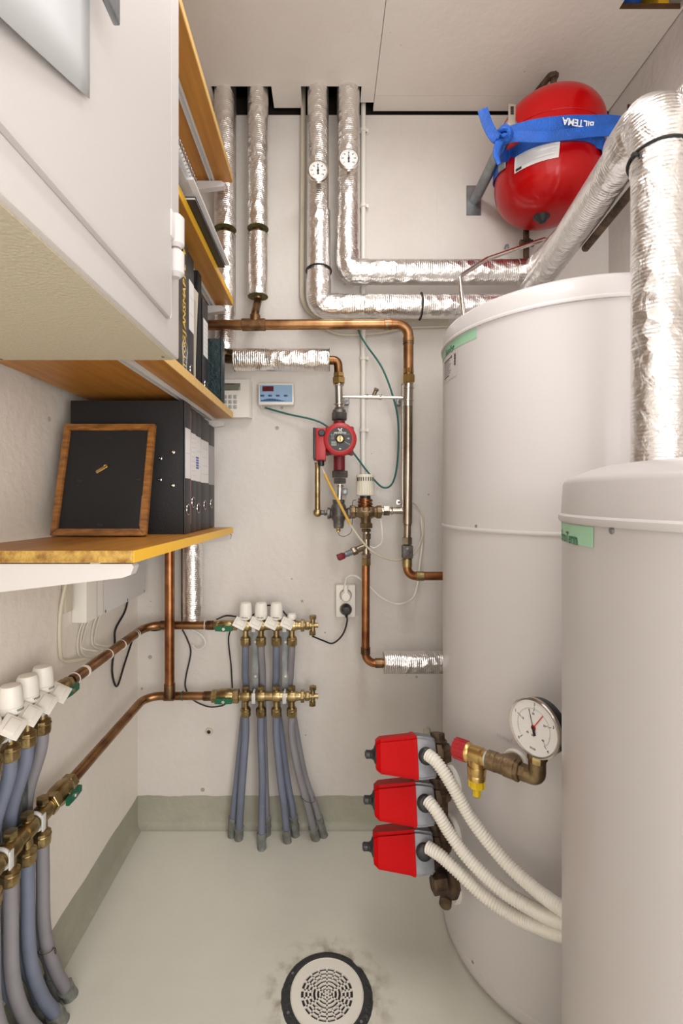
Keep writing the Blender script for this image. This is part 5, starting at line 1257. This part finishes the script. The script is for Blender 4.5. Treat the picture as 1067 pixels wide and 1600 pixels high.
# pressure gauge
gc = P(834, 1137, .792); gn = V((-.85, -.50, .06)).normalized()
t = thing('pressure_gauge', 'round black-cased pressure gauge with a white dial beside the tall tank', 'gauge', gc)
zax = V((0, 0, 1)); xr = zax.cross(-gn) * -1; xr = gn.cross(zax).normalized() * -1
zr = xr.cross(gn); zr = zr if zr.z > 0 else -zr
if xr.x < 0: xr = -xr
def gp(x, y, o): return gc + xr * x + zr * y + gn * o
GR = .0465
MB().lathe([(0, -.028), (GR * .9, -.028), (GR * .96, -.024), (GR, -.004), (GR, 0), (0, 0)], gc, gn, 0, 64).build('case', 'black', t)
MB().lathe([(GR - .0005, -.006), (GR + .0012, -.005), (GR + .0014, .001), (GR - .0005, .0028), (GR - .0028, .0024), (GR - .003, .0006)], gc, gn, 0, 64).build('bezel', 'chrome', t)
b = MB(); b.grid(lambda i, j: gp((GR - .003) * j * math.cos(2 * PI * i), (GR - .003) * j * math.sin(2 * PI * i), .0006), 56, 1, 0)
def gbar(ang_, r0, r1, w, m, o=.0010):
    d = V((math.cos(ang_), math.sin(ang_))); n_ = V((-d.y, d.x))
    vsq = [b.bm.verts.new(gp(*(d * rr + n_ * ww), o)) for rr, ww in ((r0, -w / 2), (r1, -w / 2), (r1, w / 2), (r0, w / 2))]
    b.bm.faces.new(vsq).material_index = m
for k in range(81):
    a_ = math.radians(225 - 270 * k / 80); gbar(a_, .0295 if k % 10 else .0280, .0315, .00035, 1)
for k in range(5): gbar(math.radians(225 - 270 * k / 4), .0285, .0345, .0009, 1)
for k in range(4): gbar(math.radians(225 - 270 * (k + 1) / 4.0 * .98), .0255, .029, .0007, 1)
for k in range(5):
    a_ = math.radians(225 - 270 * k / 4); b.text(str(k), .0062, lambda x, y, a_=a_: gp(.0385 * math.cos(a_) + x, .0385 * math.sin(a_) + y, .0010), 1)
for k in range(4):
    a_ = math.radians(225 - 270 * (k + 1) / 4 * .97); b.text(str(10 * (k + 1)), .0048, lambda x, y, a_=a_: gp(.0225 * math.cos(a_) + x, .0225 * math.sin(a_) + y, .0010), 1)
b.text('bar', .005, lambda x, y: gp(x, y - .0125, .0010), 1); b.text('m', .006, lambda x, y: gp(x - .011, y - .011, .0010), 1); b.text('ROSS', .0046, lambda x, y: gp(x, y - .034, .0010), 1)
b.build('dial', ['paper', 'ink'], t, fix=False)
b = MB(); b_ = b
gbar(math.radians(108), -.012, .0295, .0014, 0, .0026); gbar(math.radians(108 + 180), .002, .012, .005, 0, .0026); b.cyl(gp(0, 0, .0006), gp(0, 0, .0034), .003); b.build('needle', 'ink', t, fix=False)
b = MB(); gbar(math.radians(57), 0, .031, .0017, 0, .0018); b.ring(gp(0, 0, .0012), gn, .0036, .001, 0, 20, 6); b.build('set_needle', 'redink', t, fix=False)
b = MB(); nut(b, gc - zr * (GR + .008) - gn * .012, zr, .0125, .012); b.cyl(gc - zr * (GR - .003) - gn * .012, ap(1.03) + V((0, 0, .03)), .0088); b.build('stem', 'brass', t)
# faint lettering on the tank behind the gauge
b = MB(); p = surf(c1, R1, 805, 1160)[0]
cyltext(b, c1, R1 + .0006, 'Hydraul', .010, ang(c1, surf(c1, R1, 800, 1160)[0]), p.z, 0); b.build('faint_lettering', 'paperg', t1, fix=False)

# ------------------------------------------------------------------ lights
def area(name, loc, size, power, rot=(0, 0, 0), colr=(1, .95, .88), sy=None):
    l = bpy.data.lights.new(name, 'AREA'); l.shape = 'RECTANGLE'; l.size = size; l.size_y = sy or size; l.energy = power; l.color = colr
    o = bpy.data.objects.new(name, l); o.location = loc; o.rotation_euler = rot; col.objects.link(o); return o
area('ceiling_lamp', (.14, .56, 2.14), .18, 9.5, (0, 0, 0), (1, .985, .97), .85)
area('front_fill', (.1, -.80, 1.25), 1.1, 16, (math.radians(88), 0, 0), (1, .985, .97), 1.6)  # added fill light behind the camera, evens out the brightness
area('side_fill', (.62, -.55, .80), .6, 15, (math.radians(90), 0, math.radians(42)), (1, .985, .97), 1.1)  # added unseen light, brightens the left wall
w = bpy.data.worlds.new('w'); sc.world = w; w.use_nodes = True
w.node_tree.nodes['Background'].inputs[0].default_value = (1, .95, .88, 1); w.node_tree.nodes['Background'].inputs[1].default_value = .3
# ------------------------------------------------------------------ camera
cam = bpy.data.cameras.new('camera'); co = bpy.data.objects.new('camera', cam); col.objects.link(co)
co.location = (0, 0, CZ); co.rotation_euler = (PI / 2, 0, 0)
cam.sensor_width = 36; cam.lens = F / 1600 * 36; cam.shift_x = (533.5 - VX) / 1600; cam.shift_y = -(800 - VY) / 1600
cam.clip_start = .02
sc.camera = co
sc.view_settings.view_transform = 'Standard'; sc.view_settings.look = 'None'; sc.view_settings.exposure = -0.22
